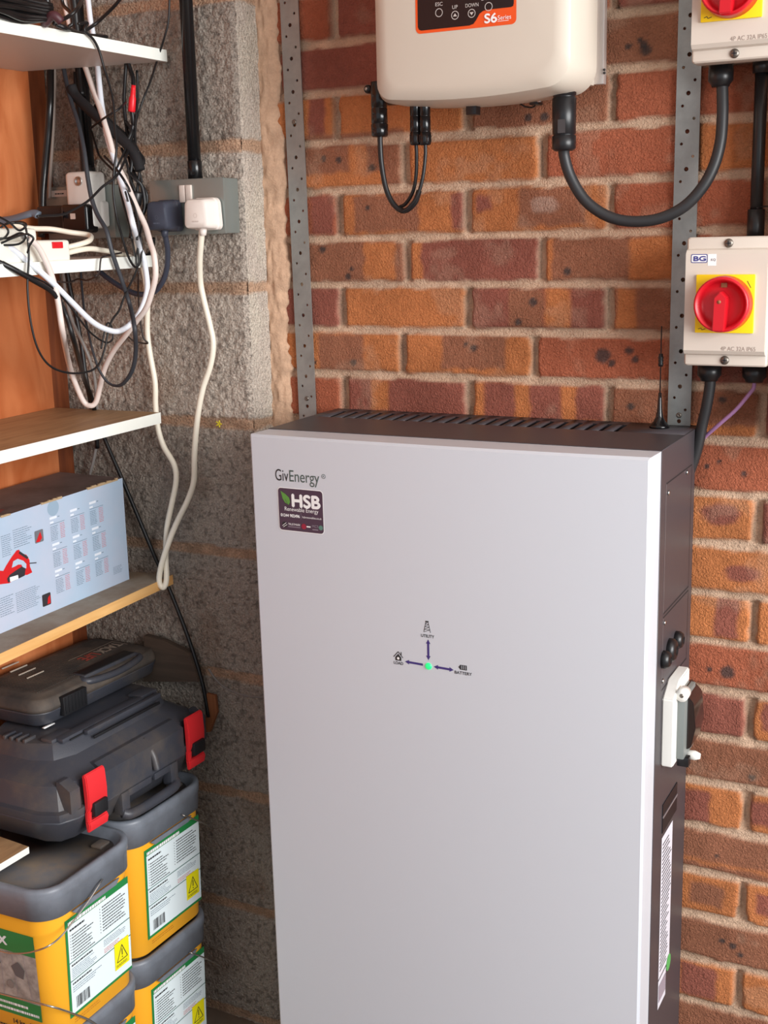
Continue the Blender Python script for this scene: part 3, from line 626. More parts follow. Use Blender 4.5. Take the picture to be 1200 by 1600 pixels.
# ------------------------------------------------------------------ isolator switches
def isolator(label, x0, x1, z0, z1, yf, knob, up, glands, brand):
    t = thing('isolator_switch', label, 'switch', ((x0+x1)/2, -.03, z0), 'isolator switches on the brick wall')
    bm = NB(); box(bm, x0+.004, x1-.004, -.052, -.001, z0+.005, z1-.005, .004); obj('rear_housing', bm, CRM, t)
    xc = (x0+x1)/2
    bm = NB(); box(bm, x0, x1, -.084, -.05, z0, z1, .005, seg=3)
    # raised centre with sloping shoulders top and bottom
    s = [(x0+.001, -.064), (x1-.001, -.064)]; zl, zh = z0+.017, z1-.017
    prism(bm, [(x0+.002, -.080, zl-.003), (x0+.002, -.080, zh+.003), (x0+.002, yf+.004, zh), (x0+.002, yf, zh-.005), (x0+.002, yf, zl+.005), (x0+.002, yf+.004, zl)], (x1-x0-.004, 0, 0))
    lid = obj('lid', bm, CRM, t, smooth=30)
    for z in (z0+.0085, z1-.0085):
        b = NB(); lathe(b, (xc, -.0835, z), (xc, -.0865, z), [(0, 0), (0, .006), (.4, .006), (1, .0048), (1, 0)], 18); box(b, xc-.0035, xc+.0035, -.0872, -.0862, z-.0007, z+.0007, mi=1); box(b, xc-.0007, xc+.0007, -.0872, -.0862, z-.0035, z+.0035, mi=1); obj('lid_screw', b, [SCREW, PRB], lid)
    kx, kz = knob; pw = .0385
    bm = NB(); box(bm, kx-pw, kx+pw, yf-.004, yf+.0005, kz-pw, kz+pw, .0012); pl = obj('switch_plate', bm, YEL, t)
    S = Sheet(lambda u, v, l: Vector((u, yf-.004-l, v)))
    S.line((kx-.034, kz-.0335), (kx-.030, kz-.032), .0008, PRB); S.line((kx-.030, kz-.032), (kx-.029, kz-.0345), .0008, PRB); S.line((kx-.029, kz-.0345), (kx-.024, kz-.033), .0008, PRB); S.done('flash_symbol', pl)
    S = Sheet(lambda u, v, l: Vector((u, yf-.004-l, v))); S.line((kx+.029, kz+.030), (kx+.034, kz+.021), .0008, PRB); S.done('rotation_mark', pl)
    S = Sheet(lambda u, v, l: Vector((u, yf-.004-l, v))); S.rect(kx-.002, kz-.0368, kx+.006, kz-.0355, PRB); S.done('position_mark', pl)
    bm = NB(); R = .0375
    lathe(bm, (kx, yf-.003, kz), (kx, yf-.026, kz), [(0, 0), (0, R), (.85, R*.97), (1, R*.93), (1, R*.87), (.45, R*.80), (.35, R*.6), (.35, 0)], 40)
    kn = obj('knob_dial', bm, RED_, t)
    bm = NB(); prism(bm, [(kx-.0095, yf-.010, kz-.034), (kx+.0065, yf-.010, kz-.034), (kx+.0085, yf-.010, kz+.009), (kx, yf-.010, kz+.018), (kx-.0085, yf-.010, kz+.009)], (0, -.020, 0)); bmesh.ops.bevel(bm, geom=bm.edges[:], offset=.0012, segments=2, affect='EDGES'); obj('knob_lever', bm, RED_, kn)
    bm = NB(); cyl(bm, (kx-.001, yf-.030, kz+.004), (kx-.001, yf-.0306, kz+.004), .0025, seg=12); obj('lever_screw', bm, mat('knob_tan', (150, 96, 62), .5), kn); bm = NB(); box(bm, kx-.003, kx+.005, yf-.0135, yf-.0115, kz+.022, kz+.028, .0006); obj('lock_slot', bm, mat('knob_tan', (150, 96, 62), .5), kn)
    S = Sheet(lambda u, v, l: Vector((u, yf-l, v)))
    S.text('4P AC 32A IP65', x1-.0135-.046, z0+.0225, .0078, mat('print_grey_warm', (150, 134, 124), .5), width=.046)
    if brand:
        BL = mat('badge_blue', (62, 66, 138), .4); a, c = x0+.009, z1-.0325
        S.done('rating_text', lid); S = Sheet(lambda u, v, l: Vector((u, yf-l, v)))
        S.rr(a, c-.001, a+.022, c+.0105, .002, BL, 0); S.rr(a+.001, c, a+.021, c+.0095, .0015, PRW, 1); S.text('BG', a+.0028, c+.0017, .0085, BL, 2, width=.0162, bold=.0004)
        S.done('badge', lid); S = Sheet(lambda u, v, l: Vector((u, yf-l, v)))
        S.rect(a+.0225, c-.005, a+.034, c+.0105, PRW, 0); S.text('KQ', a+.0265, c+.0015, .0042, PRB, 1, width=.006)
    S.done('sticker' if brand else 'rating_text', lid)
    for gx, big in glands:
        b = NB(); lathe(b, (gx, -.032, z0+.006), (gx, -.032, z0-.026), [(0, 0), (0, .016), (.3, .016), (.3, .0165), (.75, .0165), (.9, .0125), (1, .0115), (1, 0)], 12 if big else 20); obj('cable_gland', b, BLK, t, smooth=25)
    return t
kl = AY(1131.5, 475, -.10); ku = AY(1143, -20, -.10)
yf = -.095
zl0, zl1 = AY(1067, 571, -.084).z, AY(1073, 371, -.084).z; xl0 = AY(1068, 570, -.084).x; xl1 = AY(1198, 576, -.084).x
isolator('lower cream isolator switch with red knob on yellow plate and blue badge', xl0, xl1, zl0, zl1, yf, (kl.x, kl.z), False, ((AY(1108, 600, -.032).x, 1), (AY(1178, 600, -.032).x, 0)), True)
zu0 = AY(1080, 100, -.084).z; xu0 = AY(1080, 95, -.084).x
isolator('upper cream isolator switch with red knob, cut off by the top of the picture', xu0, xu0+(xl1-xl0), zu0, zu0+(zl1-zl0), yf, (ku.x, ku.z), True, ((AY(1126, 130, -.032).x, 1),), False)
cable('power_cable', Y_([(1110, 585), (1109, 605), (1104, 635), (1097, 665), (1091, 695), (1082, 725), (1068, 760), (1050, 790)], -.032, -.018), .0078, mat('thick_cable_sheath', (40, 40, 42), .45), 'thick black cable leaving the lower isolator and passing down behind the battery cabinet', seg=16)
cable('data_cable', Y_([(1178, 585, -.032), (1178, 604, -.032), (1172, 614, -.03), (1150, 640, -.028), (1125, 662, -.026), (1100, 684, -.014), (1085, 700, -.010)], -.03), .0028, mat('lilac_sheath', (172, 128, 176), .45), 'thin lilac cable slanting down from the lower isolator switch')
xr = AY(1190, 120, -.03).x; z_a = AY(1180, 372, -.03).z
bm = NB(); cyl(bm, (xr, -.03, z_a-.01), (xr, -.03, zu0+.01), .0085, seg=24); t = thing('conduit', 'short black rigid conduit joining the upper and lower isolator switches', 'conduit', (xr, -.03, z_a), 'black conduits on the walls'); obj('pipe', bm, BLK, t)
bm = NB(); cyl(bm, (xr, -.03, z_a-.01), (xr, -.03, z_a+.038), .0115, seg=12); obj('adaptor', bm, BLK, t, smooth=25)
bm = NB(); cyl(bm, (xr, -.03, zu0-.012), (xr, -.03, zu0+.005), .012, seg=12); obj('adaptor', bm, BLK, t, smooth=25)
xq = AY(1196, 655, -.085).x; zq = AY(1196, 678, -.085).z
t = thing('white_enclosure', 'white enclosure just showing at the right edge beside the isolator switches', 'enclosure', (xq+.06, -.04, zq))
bm = NB(); loft(bm, 0, 1, 0, 1, [(0, 0, 0)]) if 0 else None
box(bm, xq+.012, xq+.14, -.085, -.001, zq, .30, .008, seg=3); obj('casing', bm, WHT, t)
bm = NB(); box(bm, xq+.03, xq+.12, -.090, -.084, zq+.03, .27, .003); obj('cover', bm, WHT, t)
bm = NB(); tube(bm, [AY(1182, 325, -.045), AY(1190, 323, -.045), AY(1205, 322, -.09)], .0012, 8); o = rebase(obj('cable_tie', bm, BLK)); tag(o, 'thin black cable tie on the right-hand conduit above the lower isolator', 'cable tie')
# ------------------------------------------------------------------ shelves
SWH = mat('shelf_white_edge', (238, 240, 232), .4); SBR = wood('shelf_wood_top', (150, 118, 84), (186, 152, 112), 1, 6, 1.5, .5, 10); SGR = mat('shelf_underside', (206, 196, 188), .5)
PIN = wood('pine_edge', (214, 158, 92), (232, 184, 120), 1, 6, 1, .5); DUS = mat('dusty_shelf_top', (150, 138, 122), .7, var=(9, (128, 108, 88), .4, .6))
def shelf(label, rear, slope, yn, th, ztop_rear, xf, mats_, ply_y):
    """rear corner (xf, rear), runs toward -y to yn; z falls by slope per metre"""
    t = thing('shelf', label, 'shelf', ((xf+XW)/2, (rear+yn)/2, ztop_rear-th), 'board shelves on the plywood wall')
    zn = ztop_rear-slope*(rear-yn)
    bm = NB(); e = .0012; xe = xf-e
    hexa(bm, [(XW+.0008, yn, zn-th), (xe, yn, zn-th), (xe, rear, ztop_rear-th), (XW+.0008, ply_y, ztop_rear-th), (XW+.0008, yn, zn), (xe, yn, zn), (xe, rear, ztop_rear), (XW+.0008, ply_y, ztop_rear)])
    bm.faces.ensure_lookup_table(); bm.faces[1].material_index = 1; bm.faces[4].material_index = 2
    obj('board', bm, [mats_[2], mats_[1], mats_[0]], t, smooth=None)
    bm = NB(); hexa(bm, [(xe, yn, zn-th), (xf, yn, zn-th), (xf, rear, ztop_rear-th), (xe, rear, ztop_rear-th), (xe, yn, zn), (xf, yn, zn), (xf, rear, ztop_rear), (xe, rear, ztop_rear)]); obj('edge_strip', bm, mats_[0], t, smooth=None)
    return t
shelf('white shelf at the very top, holding coils of black cable', -.078, .0, -1.3, .018, .378, -.268, (SWH, SGR, SGR), -.131)
shelf('white shelf below the plug sockets, holding the extension lead', -.105, .012, -1.3, .0185, .0555, -.302, (SWH, WHT, SGR), -.118)
shelf('wood-topped shelf with white front edge, empty, above the tool carton', -.107, .018, -1.3, .0185, -.206, -.302, (SWH, SBR, SGR), -.118)
shelf('shelf with a bare pine front edge, holding the tool carton', -.088, .038, -1.3, .017, -.4975, -.312, (PIN, DUS, SGR), -.118)
a = AZ(45, 1323, -.8335)
t = thing('shelf', 'lowest white-edged board showing at the left edge, partly under the large case', 'shelf', (-.42, -.9, -.86), 'board shelves on the plywood wall')
bm = NB(); zl_, zh_ = -.8445, -.8335; hexa(bm, [(XW+.001, -1.3, zl_), (a.x, -1.3, zl_), (a.x, a.y, zl_), (XW+.001, a.y+.02, zl_), (XW+.001, -1.3, zh_), (a.x, -1.3, zh_), (a.x, a.y, zh_), (XW+.001, a.y+.02, zh_)]); bm.faces.ensure_lookup_table(); bm.faces[1].material_index = 1; obj('board', bm, [SWH, SBR], t, smooth=None)
# ------------------------------------------------------------------ metal-clad sockets
YS = -.114
MC = mat('metalclad_grey', (142, 149, 145), .34, .5, bump=(500, .1, .0005)); SWB = mat('rocker_cream', (222, 208, 198), .4)
def socket(label, x0, z0, flip=False, extra=True):
    t = thing('wall_socket', label, 'socket', (x0+.073, -.09, z0), 'metal-clad double sockets on the block pier')
    x1, z1 = x0+.146, z0+.086
    bm = NB(); box(bm, x0, x1, YS+.004, YB-.0005, z0, z1, .003); obj('back_box', bm, MC, t)
    bm = NB(); box(bm, x0-.0005, x1+.0005, YS, YS+.0045, z0-.0005, z1+.0005, .002); obj('face_plate', bm, MC, t)
    for k in range(2):
        a = x0+.062+k*.0125; bm = NB(); box(bm, a, a+.0105, YS-.004, YS+.001, z0+.050, z0+.077, .0012); obj('rocker_switch', bm, SWB, t)
    for sx_ in (x0+.118, x0+.008): bm = NB(); lathe(bm, (sx_, YS, z0+.043), (sx_, YS-.0015, z0+.043), [(0, 0), (0, .003), (1, .0025), (1, 0)], 12); obj('fixing_screw', bm, MTL, t)
    return t
sR = AY(233, 288, YS).x; zR = AY(300, 366, YS).z
socket('grey metal-clad double socket on the block pier, with a dark plug and a white plug', sR, zR)
sL = AY(178, 330, YS).x-.146; zL = AY(150, 372, YS).z
tL = socket('grey metal-clad double socket partly hidden behind the white adaptor and hanging cables', sL, zL)
a, b = AY(81, 308, YS), AY(104, 297, YS); S = Sheet(lambda u, v, l: Vector((u, YS-l, v)), .0004); S.rect(a.x, a.z, b.x, b.z, SWB); S.fine(a.x+.008, a.z+.004, b.x-.006, b.z-.004, 1, PRB, 1, .99, .8); S.done('label', tL)
def plug(label, px, py, m, w_=.05, h_=.048, dy=-.042, tx=None):
    c = AY(px, py, YS-.02); t = thing('plug', label, 'plug', (c.x, YS-.02, c.z))
    w_, h_ = w_/2, h_/2
    bm = NB(); rings = []
    for y, k in ((YS-.003, 1.0), (YS-.012, 1.0), (YS-.014, .94), (YS-.034, .90), (YS-.040, .84), (YS+dy, .72)):
        pts = []
        for cx_, cz_, rx, a0_ in ((w_*.62, h_*.55, .4, 0), (-w_*.62, h_*.55, .4, 90), (-w_*.80, -h_*.68, .3, 180), (w_*.80, -h_*.68, .3, 270)):
            for i in range(6):
                tt = math.radians(a0_+18*i); pts.append((cx_+w_*rx*math.cos(tt), cz_+h_*rx*1.1*math.sin(tt)))
        rings.append([bm.verts.new((c.x+a*k, y, c.z+b*k)) for a, b in pts])
    for A, B in zip(rings, rings[1:]):
        for k in range(len(A)): bm.faces.new([A[k], A[(k+1) % len(A)], B[(k+1) % len(A)], B[k]])
    bm.faces.new(rings[0][::-1]); bm.faces.new(rings[-1]); bmesh.ops.recalc_face_normals(bm, faces=bm.faces[:])
    obj('plug_body', bm, m, t, smooth=35)
    S = Sheet(lambda u, v, l: Vector((u, YS+dy-l, v)))
    if tx: S.ring(c.x+.001, c.z-.003, .0035, .0006, tx); S.fine(c.x-.006, c.z-.013, c.x+.0065, c.z-.0105, 1, tx, 0, .98, .9); S.done('moulded_marks', t)
    bm = NB(); lathe(bm, (c.x, YS-.022, c.z-h_*.8), (c.x, YS-.022, c.z-h_*1.35), [(0, 0), (0, .0068), (.6, .0058), (1, .0045), (1, 0)], 14); obj('cord_grip', bm, m, t)
    return c
NVY = mat('navy_grey_rubber', (58, 62, 76), .45); WPL = mat('white_plug_plastic', (236, 226, 218), .35)
pd = plug('dark navy plug in the left outlet of the right-hand socket', 257, 337, NVY, .043, .050, tx=mat('emboss_light', (90, 96, 112), .5))
pw = plug('white plug in the right outlet of the right-hand socket', 317, 334, WPL, .046, .050, tx=mat('emboss_tan', (214, 200, 192), .5))
# white plug-in adaptor with round button and black charger on left socket
YA = YS-.042
a, b = AY(106, 358, YA), AY(152, 266, YA)
t = thing('plug_in_adaptor', 'white plug-in adaptor with a round silver button, in the left-hand socket', 'adaptor', ((a.x+b.x)/2, YS-.02, a.z))
bm = NB(); box(bm, a.x, a.x+.054, YA, YS-.001, a.z, b.z, .009, seg=4); obj('casing', bm, WHT, t)
c = AY(122.5, 283, YA); bm = NB(); lathe(bm, (c.x, YA+.001, c.z), (c.x, YA-.0015, c.z), [(0, 0), (0, .0078), (1, .0075), (1, .006), (.6, .0058), (.6, 0)], 26); obj('push_button', bm, MTL, t)
bm = NB(); box(bm, a.x+.02, a.x+.058, YS-.02, YS-.001, a.z+.002, a.z+.044, .006, seg=3); obj('plug_part', bm, WHT, t)
YC = YA-.012
a, b = AY(96, 365, YC), AY(134, 318, YC); a2 = AY(68, 363, YC+.02)
t = thing('charger', 'glossy black block charger with a small white square, in the left-hand socket', 'charger', ((a.x+b.x)/2, YS-.03, a.z))
bm = NB(); box(bm, a.x, b.x, YC, YC+.03, a.z, b.z, .007, seg=4); obj('casing', bm, mat('gloss_black', (16, 16, 18), .12), t)
bm = NB(); box(bm, a2.x, a.x+.004, YC+.006, YS-.001, a.z+.001, b.z-.001, .005, seg=3); obj('plug_part', bm, BLK, t)
c = AY(114, 338, YC); S = Sheet(lambda u, v, l: Vector((u, YC-l, v)), .0004); S.rr(c.x-.0055, c.z-.0045, c.x+.0055, c.z+.0045, .001, SWB); S.done('white_badge', t)
# conduits on the pier
def conduit(label, p0, p1, r, y, ad=None, boxtop=None):
    a, b = AY(*p0, y), AY(*p1, y)
    t = thing('conduit', label, 'conduit', b, 'black conduits on the walls')
    x = (a.x+b.x)/2; bm = NB(); cyl(bm, (x, y, b.z), (x, y, 1.195), r, seg=24); obj('pipe', bm, mat('conduit_black', (18, 18, 20), .22), t)
    bm = NB(); lathe(bm, (x, y, b.z-.004), (x, y, b.z+.03), [(0, 0), (0, r*1.12), (.95, r*1.12), (1, r), (1, 0)], 24); obj('adaptor', bm, mat('conduit_black', (18, 18, 20), .22), t)
conduit('black rigid conduit running up the block pier from the right-hand socket', (293, 0), (303, 281), .0105, -.094)
conduit('black rigid conduit running up behind the cable tangle from the left-hand socket', (123, 0), (137, 290), .0105, -.092)
# ------------------------------------------------------------------ cables of the tangle
CW1 = mat('bright_white_sheath', (232, 236, 244), .4); CW2 = mat('pinkish_white_sheath', (232, 216, 208), .4); CW3 = mat('ivory_sheath', (238, 230, 212), .4)
GRY = mat('grey_sheath', (140, 134, 130), .45); DGR = mat('charcoal_sheath', (52, 54, 60), .5)
cable('white_cable', Y_([(137, -6, -.095), (141, 30, -.095), (149, 75, -.095), (133, 107, -.17), (145, 140, -.165), (157, 177, -.16), (170, 217, -.16), (182, 257, -.165), (190, 287, -.17), (200, 320, -.185), (207, 350, -.21), (216, 385, -.25), (223, 402, -.30), (227, 417, -.322), (230, 450, -.32), (222, 480, -.31), (207, 503, -.305), (187, 517, -.305), (167, 515, -.31), (143, 502, -.315), (110, 470, -.325), (77, 437, -.34), (33, 400, -.40), (12, 385, -.42), (-12, 374, -.43)][0:2]+[(145, 52, -.095), (148, 80, -.095), (152, 100, -.10), (155, 130, -.115), (159, 165, -.13), (168, 215, -.15), (181, 257, -.165), (190, 287, -.175), (200, 320, -.19), (208, 352, -.21), (217, 385, -.25), (224, 402, -.30), (227, 417, -.322), (230, 450, -.32), (222, 480, -.31), (207, 503, -.305), (187, 517, -.305), (167, 515, -.31), (143, 502, -.315), (110, 470, -.325), (77, 437, -.34), (33, 400, -.40), (12, 385, -.42), (-12, 374, -.43)], 0), .0046, CW1, 'bright white cable drooping in a wide loop in front of the second shelf')
cable('white_cable', Y_([(100, 0, -.10), (108, 35, -.10), (121, 75, -.10), (134, 107, -.105), (146, 142, -.12), (158, 175, -.14), (171, 217, -.155), (180, 250, -.16), (198, 288, -.165), (213, 323, -.17), (227, 353, -.175), (235, 380, -.19), (241, 400, -.20), (243, 430, -.20), (237, 457, -.195), (228, 482, -.19), (213, 502, -.185), (196, 524, -.18), (177, 549, -.175), (163, 577, -.17), (155, 610, -.165), (150, 628, -.165), (142, 634, -.17), (131, 628, -.175), (118, 600, -.19), (107, 565, -.22), (98, 520, -.26), (90, 468, -.31), (81, 432, -.355), (70, 405, -.375), (58, 384, -.38), (45, 374, -.37)], 0), .0046, CW2, 'pinkish white cable hanging to a sharp low loop between the second and third shelves')
cable('white_cable', Y_([(316, 355, -.136), (314, 380, -.13), (312, 407, -.12), (313, 440, -.105), (318, 467, -.10), (328, 508, -.095), (333, 537, -.094), (329, 570, -.093), (317, 607, -.093), (309, 650, -.094), (304, 705, -.096), (303, 750, -.10), (294, 780, -.105), (276, 817, -.11), (262, 852, -.12), (251, 888, -.125), (249, 910, -.128), (255, 918, -.126), (260, 905, -.120), (259, 866, -.112), (261, 824, -.105), (268, 789, -.10), (275, 752, -.096), (272, 726, -.095), (256, 698, -.094), (247, 670, -.093), (243, 635, -.092), (242, 597, -.092), (234, 552, -.092), (230, 517, -.092), (230, 470, -.094), (226, 430, -.094), (219, 405, -.094), (212, 375, -.10)], 0), .0050, CW3, 'long ivory cable from the white plug, hanging past the shelf ends and looping back up')
cable('dark_cable', Y_([(257, 355, -.136), (259, 372, -.13), (262, 393, -.12), (260, 423, -.11), (251, 445, -.105), (237, 458, -.10), (213, 459, -.098), (187, 447, -.096), (160, 428, -.095), (145, 410, -.095)], 0), .0046, NVY, 'charcoal cable curving from the dark navy plug behind the second shelf')
cable('thin_cable', Y_([(265, -5, -.10), (263, 33, -.10), (257, 58, -.10), (250, 80, -.095), (243, 102, -.09), (235, 127, -.088), (225, 152, -.09), (216, 178, -.10), (207, 205, -.12), (195, 235, -.15), (183, 262, -.17), (178, 280, -.18)], 0), .0017, BLKC, 'thin black cable crossing the block wall to the right of the top shelf', seg=8)
cable('thin_cable', Y_([(122, 37, -.30), (137, 36, -.31), (132, 47, -.31), (146, 62, -.30), (155, 80, -.295), (163, 108, -.28), (172, 137, -.27), (177, 163, -.26), (180, 200, -.25), (182, 233, -.25), (178, 267, -.25), (177, 300, -.26), (182, 337, -.28), (190, 367, -.30), (199, 397, -.31), (207, 413, -.312), (214, 417, -.312), (220, 405, -.305), (221, 383, -.29), (214, 343, -.26), (205, 305, -.23), (196, 285, -.2), (180, 262, -.18), (163, 244, -.16)], 0), .0020, BLKC, 'thin black cable draped over the front edge of the top shelf', seg=8)
cable('flat_cable', Y_([(98, 100, -.11), (103, 125, -.12), (110, 155, -.14), (122, 193, -.17), (131, 233, -.19), (137, 277, -.20), (143, 310, -.205), (152, 335, -.21), (166, 360, -.22), (174, 390, -.26), (182, 415, -.318), (191, 440, -.30), (203, 477, -.25), (210, 510, -.22), (212, 550, -.20), (206, 580, -.19), (190, 601, -.185), (172, 600, -.185), (157, 582, -.19), (147, 556, -.19), (139, 525, -.18), (132, 490, -.14), (128, 450, -.11), (126, 420, -.10)], 0), .0036, DGR, 'flat charcoal cable hanging in a long loop against the block wall', seg=10, flat=.6)
cable('thin_cable', Y_([(10, 348, -.42), (35, 350, -.40), (42, 365, -.40), (45, 400, -.40), (43, 450, -.38), (48, 503, -.37), (60, 547, -.36), (80, 573, -.35), (110, 583, -.345), (140, 580, -.33), (155, 568, -.32), (164, 543, -.32), (170, 513, -.325), (176, 499, -.33), (186, 485, -.31), (195, 462, -.30), (207, 437, -.29), (213, 423, -.30), (217, 405, -.32), (212, 370, -.30), (204, 330, -.26), (196, 300, -.22)], 0), .0017, BLKC, 'thin black cable making the widest loop over the plywood', seg=8)
cable('thin_cable', Y_([(-8, 402, -.44), (33, 424, -.42), (73, 443, -.36), (100, 467, -.34), (123, 497, -.33), (143, 521, -.328), (165, 535, -.325), (176, 529, -.325), (174, 510, -.33), (168, 505, -.335), (163, 520, -.335), (158, 545, -.32)], 0), .0015, BLKC, 'thin black cable ending in a small kink below the second shelf', seg=8)
cable('dark_cable', Y_([(-8, 407, -.45), (20, 420, -.43), (50, 437, -.39), (83, 458, -.35), (102, 490, -.30), (116, 535, -.24), (131, 590, -.19), (144, 625, -.14), (150, 660, -.10), (152, 700, -.09)], 0), .0040, BLKC, 'black cable running from the extension lead down behind the third shelf')
cable('dark_cable', Y_([(103, 415, -.10), (110, 455, -.10), (120, 500, -.10), (128, 545, -.10), (134, 590, -.10), (142, 630, -.10), (146, 680, -.09)], 0), .0042, BLKC, 'black cable hanging straight down between the second and third shelves')
cable('grey_cable', Y_([(98, 425, -.12), (103, 465, -.14), (113, 502, -.15), (132, 542, -.15), (144, 575, -.14), (149, 605, -.13), (151, 640, -.105), (152, 680, -.09), (147, 715, -.088), (141, 738, -.088), (138, 760, -.088)], 0), .0030, GRY, 'grey cable hanging between the black cables behind the third shelf')
cable('brace_cable', Y_([(140, 610, -.10), (152, 655, -.092), (166, 692, -.090), (200, 770, -.090), (240, 865, -.088), (258, 905, -.086), (290, 985, -.086), (315, 1062, -.086), (326, 1120, -.086)], 0), .0036, BLKC, 'taut black cable slanting down the block wall past the shelf ends', flat=1)
cable('grey_cable', Y_([(326, 1045, -.085), (336, 1060, -.088), (350, 1073, -.09), (370, 1083, -.092), (392, 1088, -.095), (425, 1090, -.10)], 0), .0019, mat('mid_grey_sheath', (128, 122, 118), .5), 'thin grey cable running from the block wall behind the battery cabinet')
cable('thick_cable', Y_([(80, 60, -.112), (79, 105, -.116), (78, 160, -.14), (75, 210, -.14), (70, 265, -.14), (67, 300, -.145), (66, 335, -.15), (64, 370, -.15)], 0), .0062, mat('gloss_black_sheath', (22, 20, 20), .25), 'thick glossy black cable hanging beside the plywood edge', seg=12)
cable('grey_cable', Y_([(85, 60, -.108), (85, 113, -.112), (84, 170, -.12), (81, 230, -.12), (78, 275, -.12), (77, 310, -.12)], 0), .0034, mat('taupe_sheath', (150, 134, 124), .45), 'taupe cable hanging next to the thick glossy black cable')
cable('braided_sleeve', Y_([(111, 135, -.13), (118, 150, -.13), (133, 165, -.135), (155, 185, -.14), (180, 208, -.14), (198, 225, -.14), (212, 245, -.14), (219, 266, -.14)], 0), .0085, mat('black_textile', (20, 17, 20), .8, bump=(900, .5, .001)), 'thick matt black sleeve slanting through the middle of the cable tangle', 'sleeve', seg=14)
t = thing('audio_lead', 'black audio lead with a bright red connector hanging below the top shelf', 'audio lead', AY(205, 230, -.12))
bm = NB(); tube(bm, Y_([(200, 98, -.10), (204, 110, -.10), (208, 122, -.105), (208.5, 136, -.11)], 0), .0036, 10); tube(bm, Y_([(206, 172, -.11), (208, 190, -.11), (209, 205, -.115), (202, 222, -.13), (196, 240, -.14)], 0), .0036, 10); obj('lead', bm, BLKC, t)
p0, p1 = AY(208.7, 133, -.11), AY(205.5, 175, -.11); bm = NB(); lathe(bm, p0, p1, [(0, 0), (0, .0036), (.1, .0036), (.12, .0042), (.2, .0036), (.22, .0044), (.3, .0038), (.32, .0046), (.4, .0042), (.48, .0058), (.95, .006), (1, .005), (1, 0)], 16); obj('connector', bm, mat('connector_red', (228, 28, 40), .35), t)
cable('dark_cable', Y_([(197, 98, -.10), (195, 130, -.105), (194, 160, -.11), (196, 187, -.115), (200, 212, -.125), (206, 235, -.13)], 0), .0030, BLKC, 'black lead hanging just left of the red connector')
cable('thin_cable', Y_([(214, 110, -.09), (215, 150, -.095), (212, 190, -.11), (211, 215, -.12), (214, 245, -.13), (218, 270, -.13), (222, 285, -.13)], 0), .0022, BLKC, 'black lead hanging just right of the red connector', seg=8)
cable('thin_cable', Y_([(142, 200, -.12), (155, 190, -.15), (170, 180, -.17), (186, 170, -.16), (196, 160, -.13)], 0), .0018, BLKC, 'thin black wire crossing over the white cables below the top shelf', seg=8)
cable('thin_cable', Y_([(143, 205, -.11), (150, 228, -.12), (157, 246, -.13), (178, 268, -.15), (192, 290, -.17), (208, 318, -.175), (216, 350, -.18), (214, 375, -.19)], 0), .0018, BLKC, 'thin black wire slanting down to the ferrite core', seg=8)
cable('thin_cable', Y_([(204, 225, -.13), (195, 250, -.17), (182, 275, -.20), (160, 292, -.23), (140, 312, -.25), (120, 325, -.26), (98, 335, -.26), (72, 337, -.27), (58, 338, -.29)], 0), .0020, BLKC, 'thin black wire crossing in front of the white adaptor to the grey strap end', seg=8)
cable('thin_cable', Y_([(201, 245, -.13), (206, 262, -.135), (216, 282, -.14), (228, 300, -.14), (229, 318, -.14), (222, 338, -.15), (210, 350, -.16)], 0), .0026, BLKC, 'black wire bowing out beside the ferrite core', seg=8)
cable('thin_cable', Y_([(216, 320, -.14), (222, 345, -.17), (218, 372, -.24), (213, 400, -.305), (214, 418, -.318)], 0), .0016, BLKC, 'black wire hanging from the ferrite core to the second shelf', seg=8)
cable('thin_cable', Y_([(216, 424, -.14), (216, 460, -.12), (219, 500, -.11), (224, 527, -.105), (231, 536, -.1), (222, 536, -.1), (208, 532, -.11), (196, 522, -.13)], 0), .0014, mat('brown_black_sheath', (44, 34, 32), .5), 'very thin dark wire ending in a hook against the ivory cable', seg=6)
cable('thin_cable', Y_([(240, 372, -.10), (239, 385, -.095), (232, 397, -.093), (224, 400, -.093)], 0), .0030, BLKC, 'short black tail end below the dark navy plug', seg=8)
cable('thin_cable', Y_([(190, 395, -.16), (175, 398, -.2), (160, 402, -.27), (157, 408, -.315), (155, 425, -.31), (148, 433, -.26), (135, 438, -.2), (122, 436, -.18), (108, 441, -.2), (90, 440, -.25)], 0), .0014, mat('brown_black_sheath', (44, 34, 32), .5), 'very thin dark wire hooked over the edge of the second shelf', seg=6)
for i, (off_, yy) in enumerate(((0, -.155), (7, -.15))):
    cable('adaptor_lead', Y_([(222+off_, 130, -.095), (219+off_, 170, -.1), (221+off_, 205, -.11), (218+off_*.7, 240, yy+.01), (214+off_*.5, 268, yy), (212+off_*.4, 300, yy), (214+off_*.5, 330, yy), (210+off_, 365, yy)][4:] if i else [(190, 232, -.14), (198, 255, -.15), (204, 280, -.155), (211, 300, -.155), (213, 325, -.155), (207, 350, -.16), (203, 372, -.16)], 0), .0022, BLKC, ('black wire entering the ferrite core from the left', 'black wire running straight through the ferrite core')[i], seg=8)
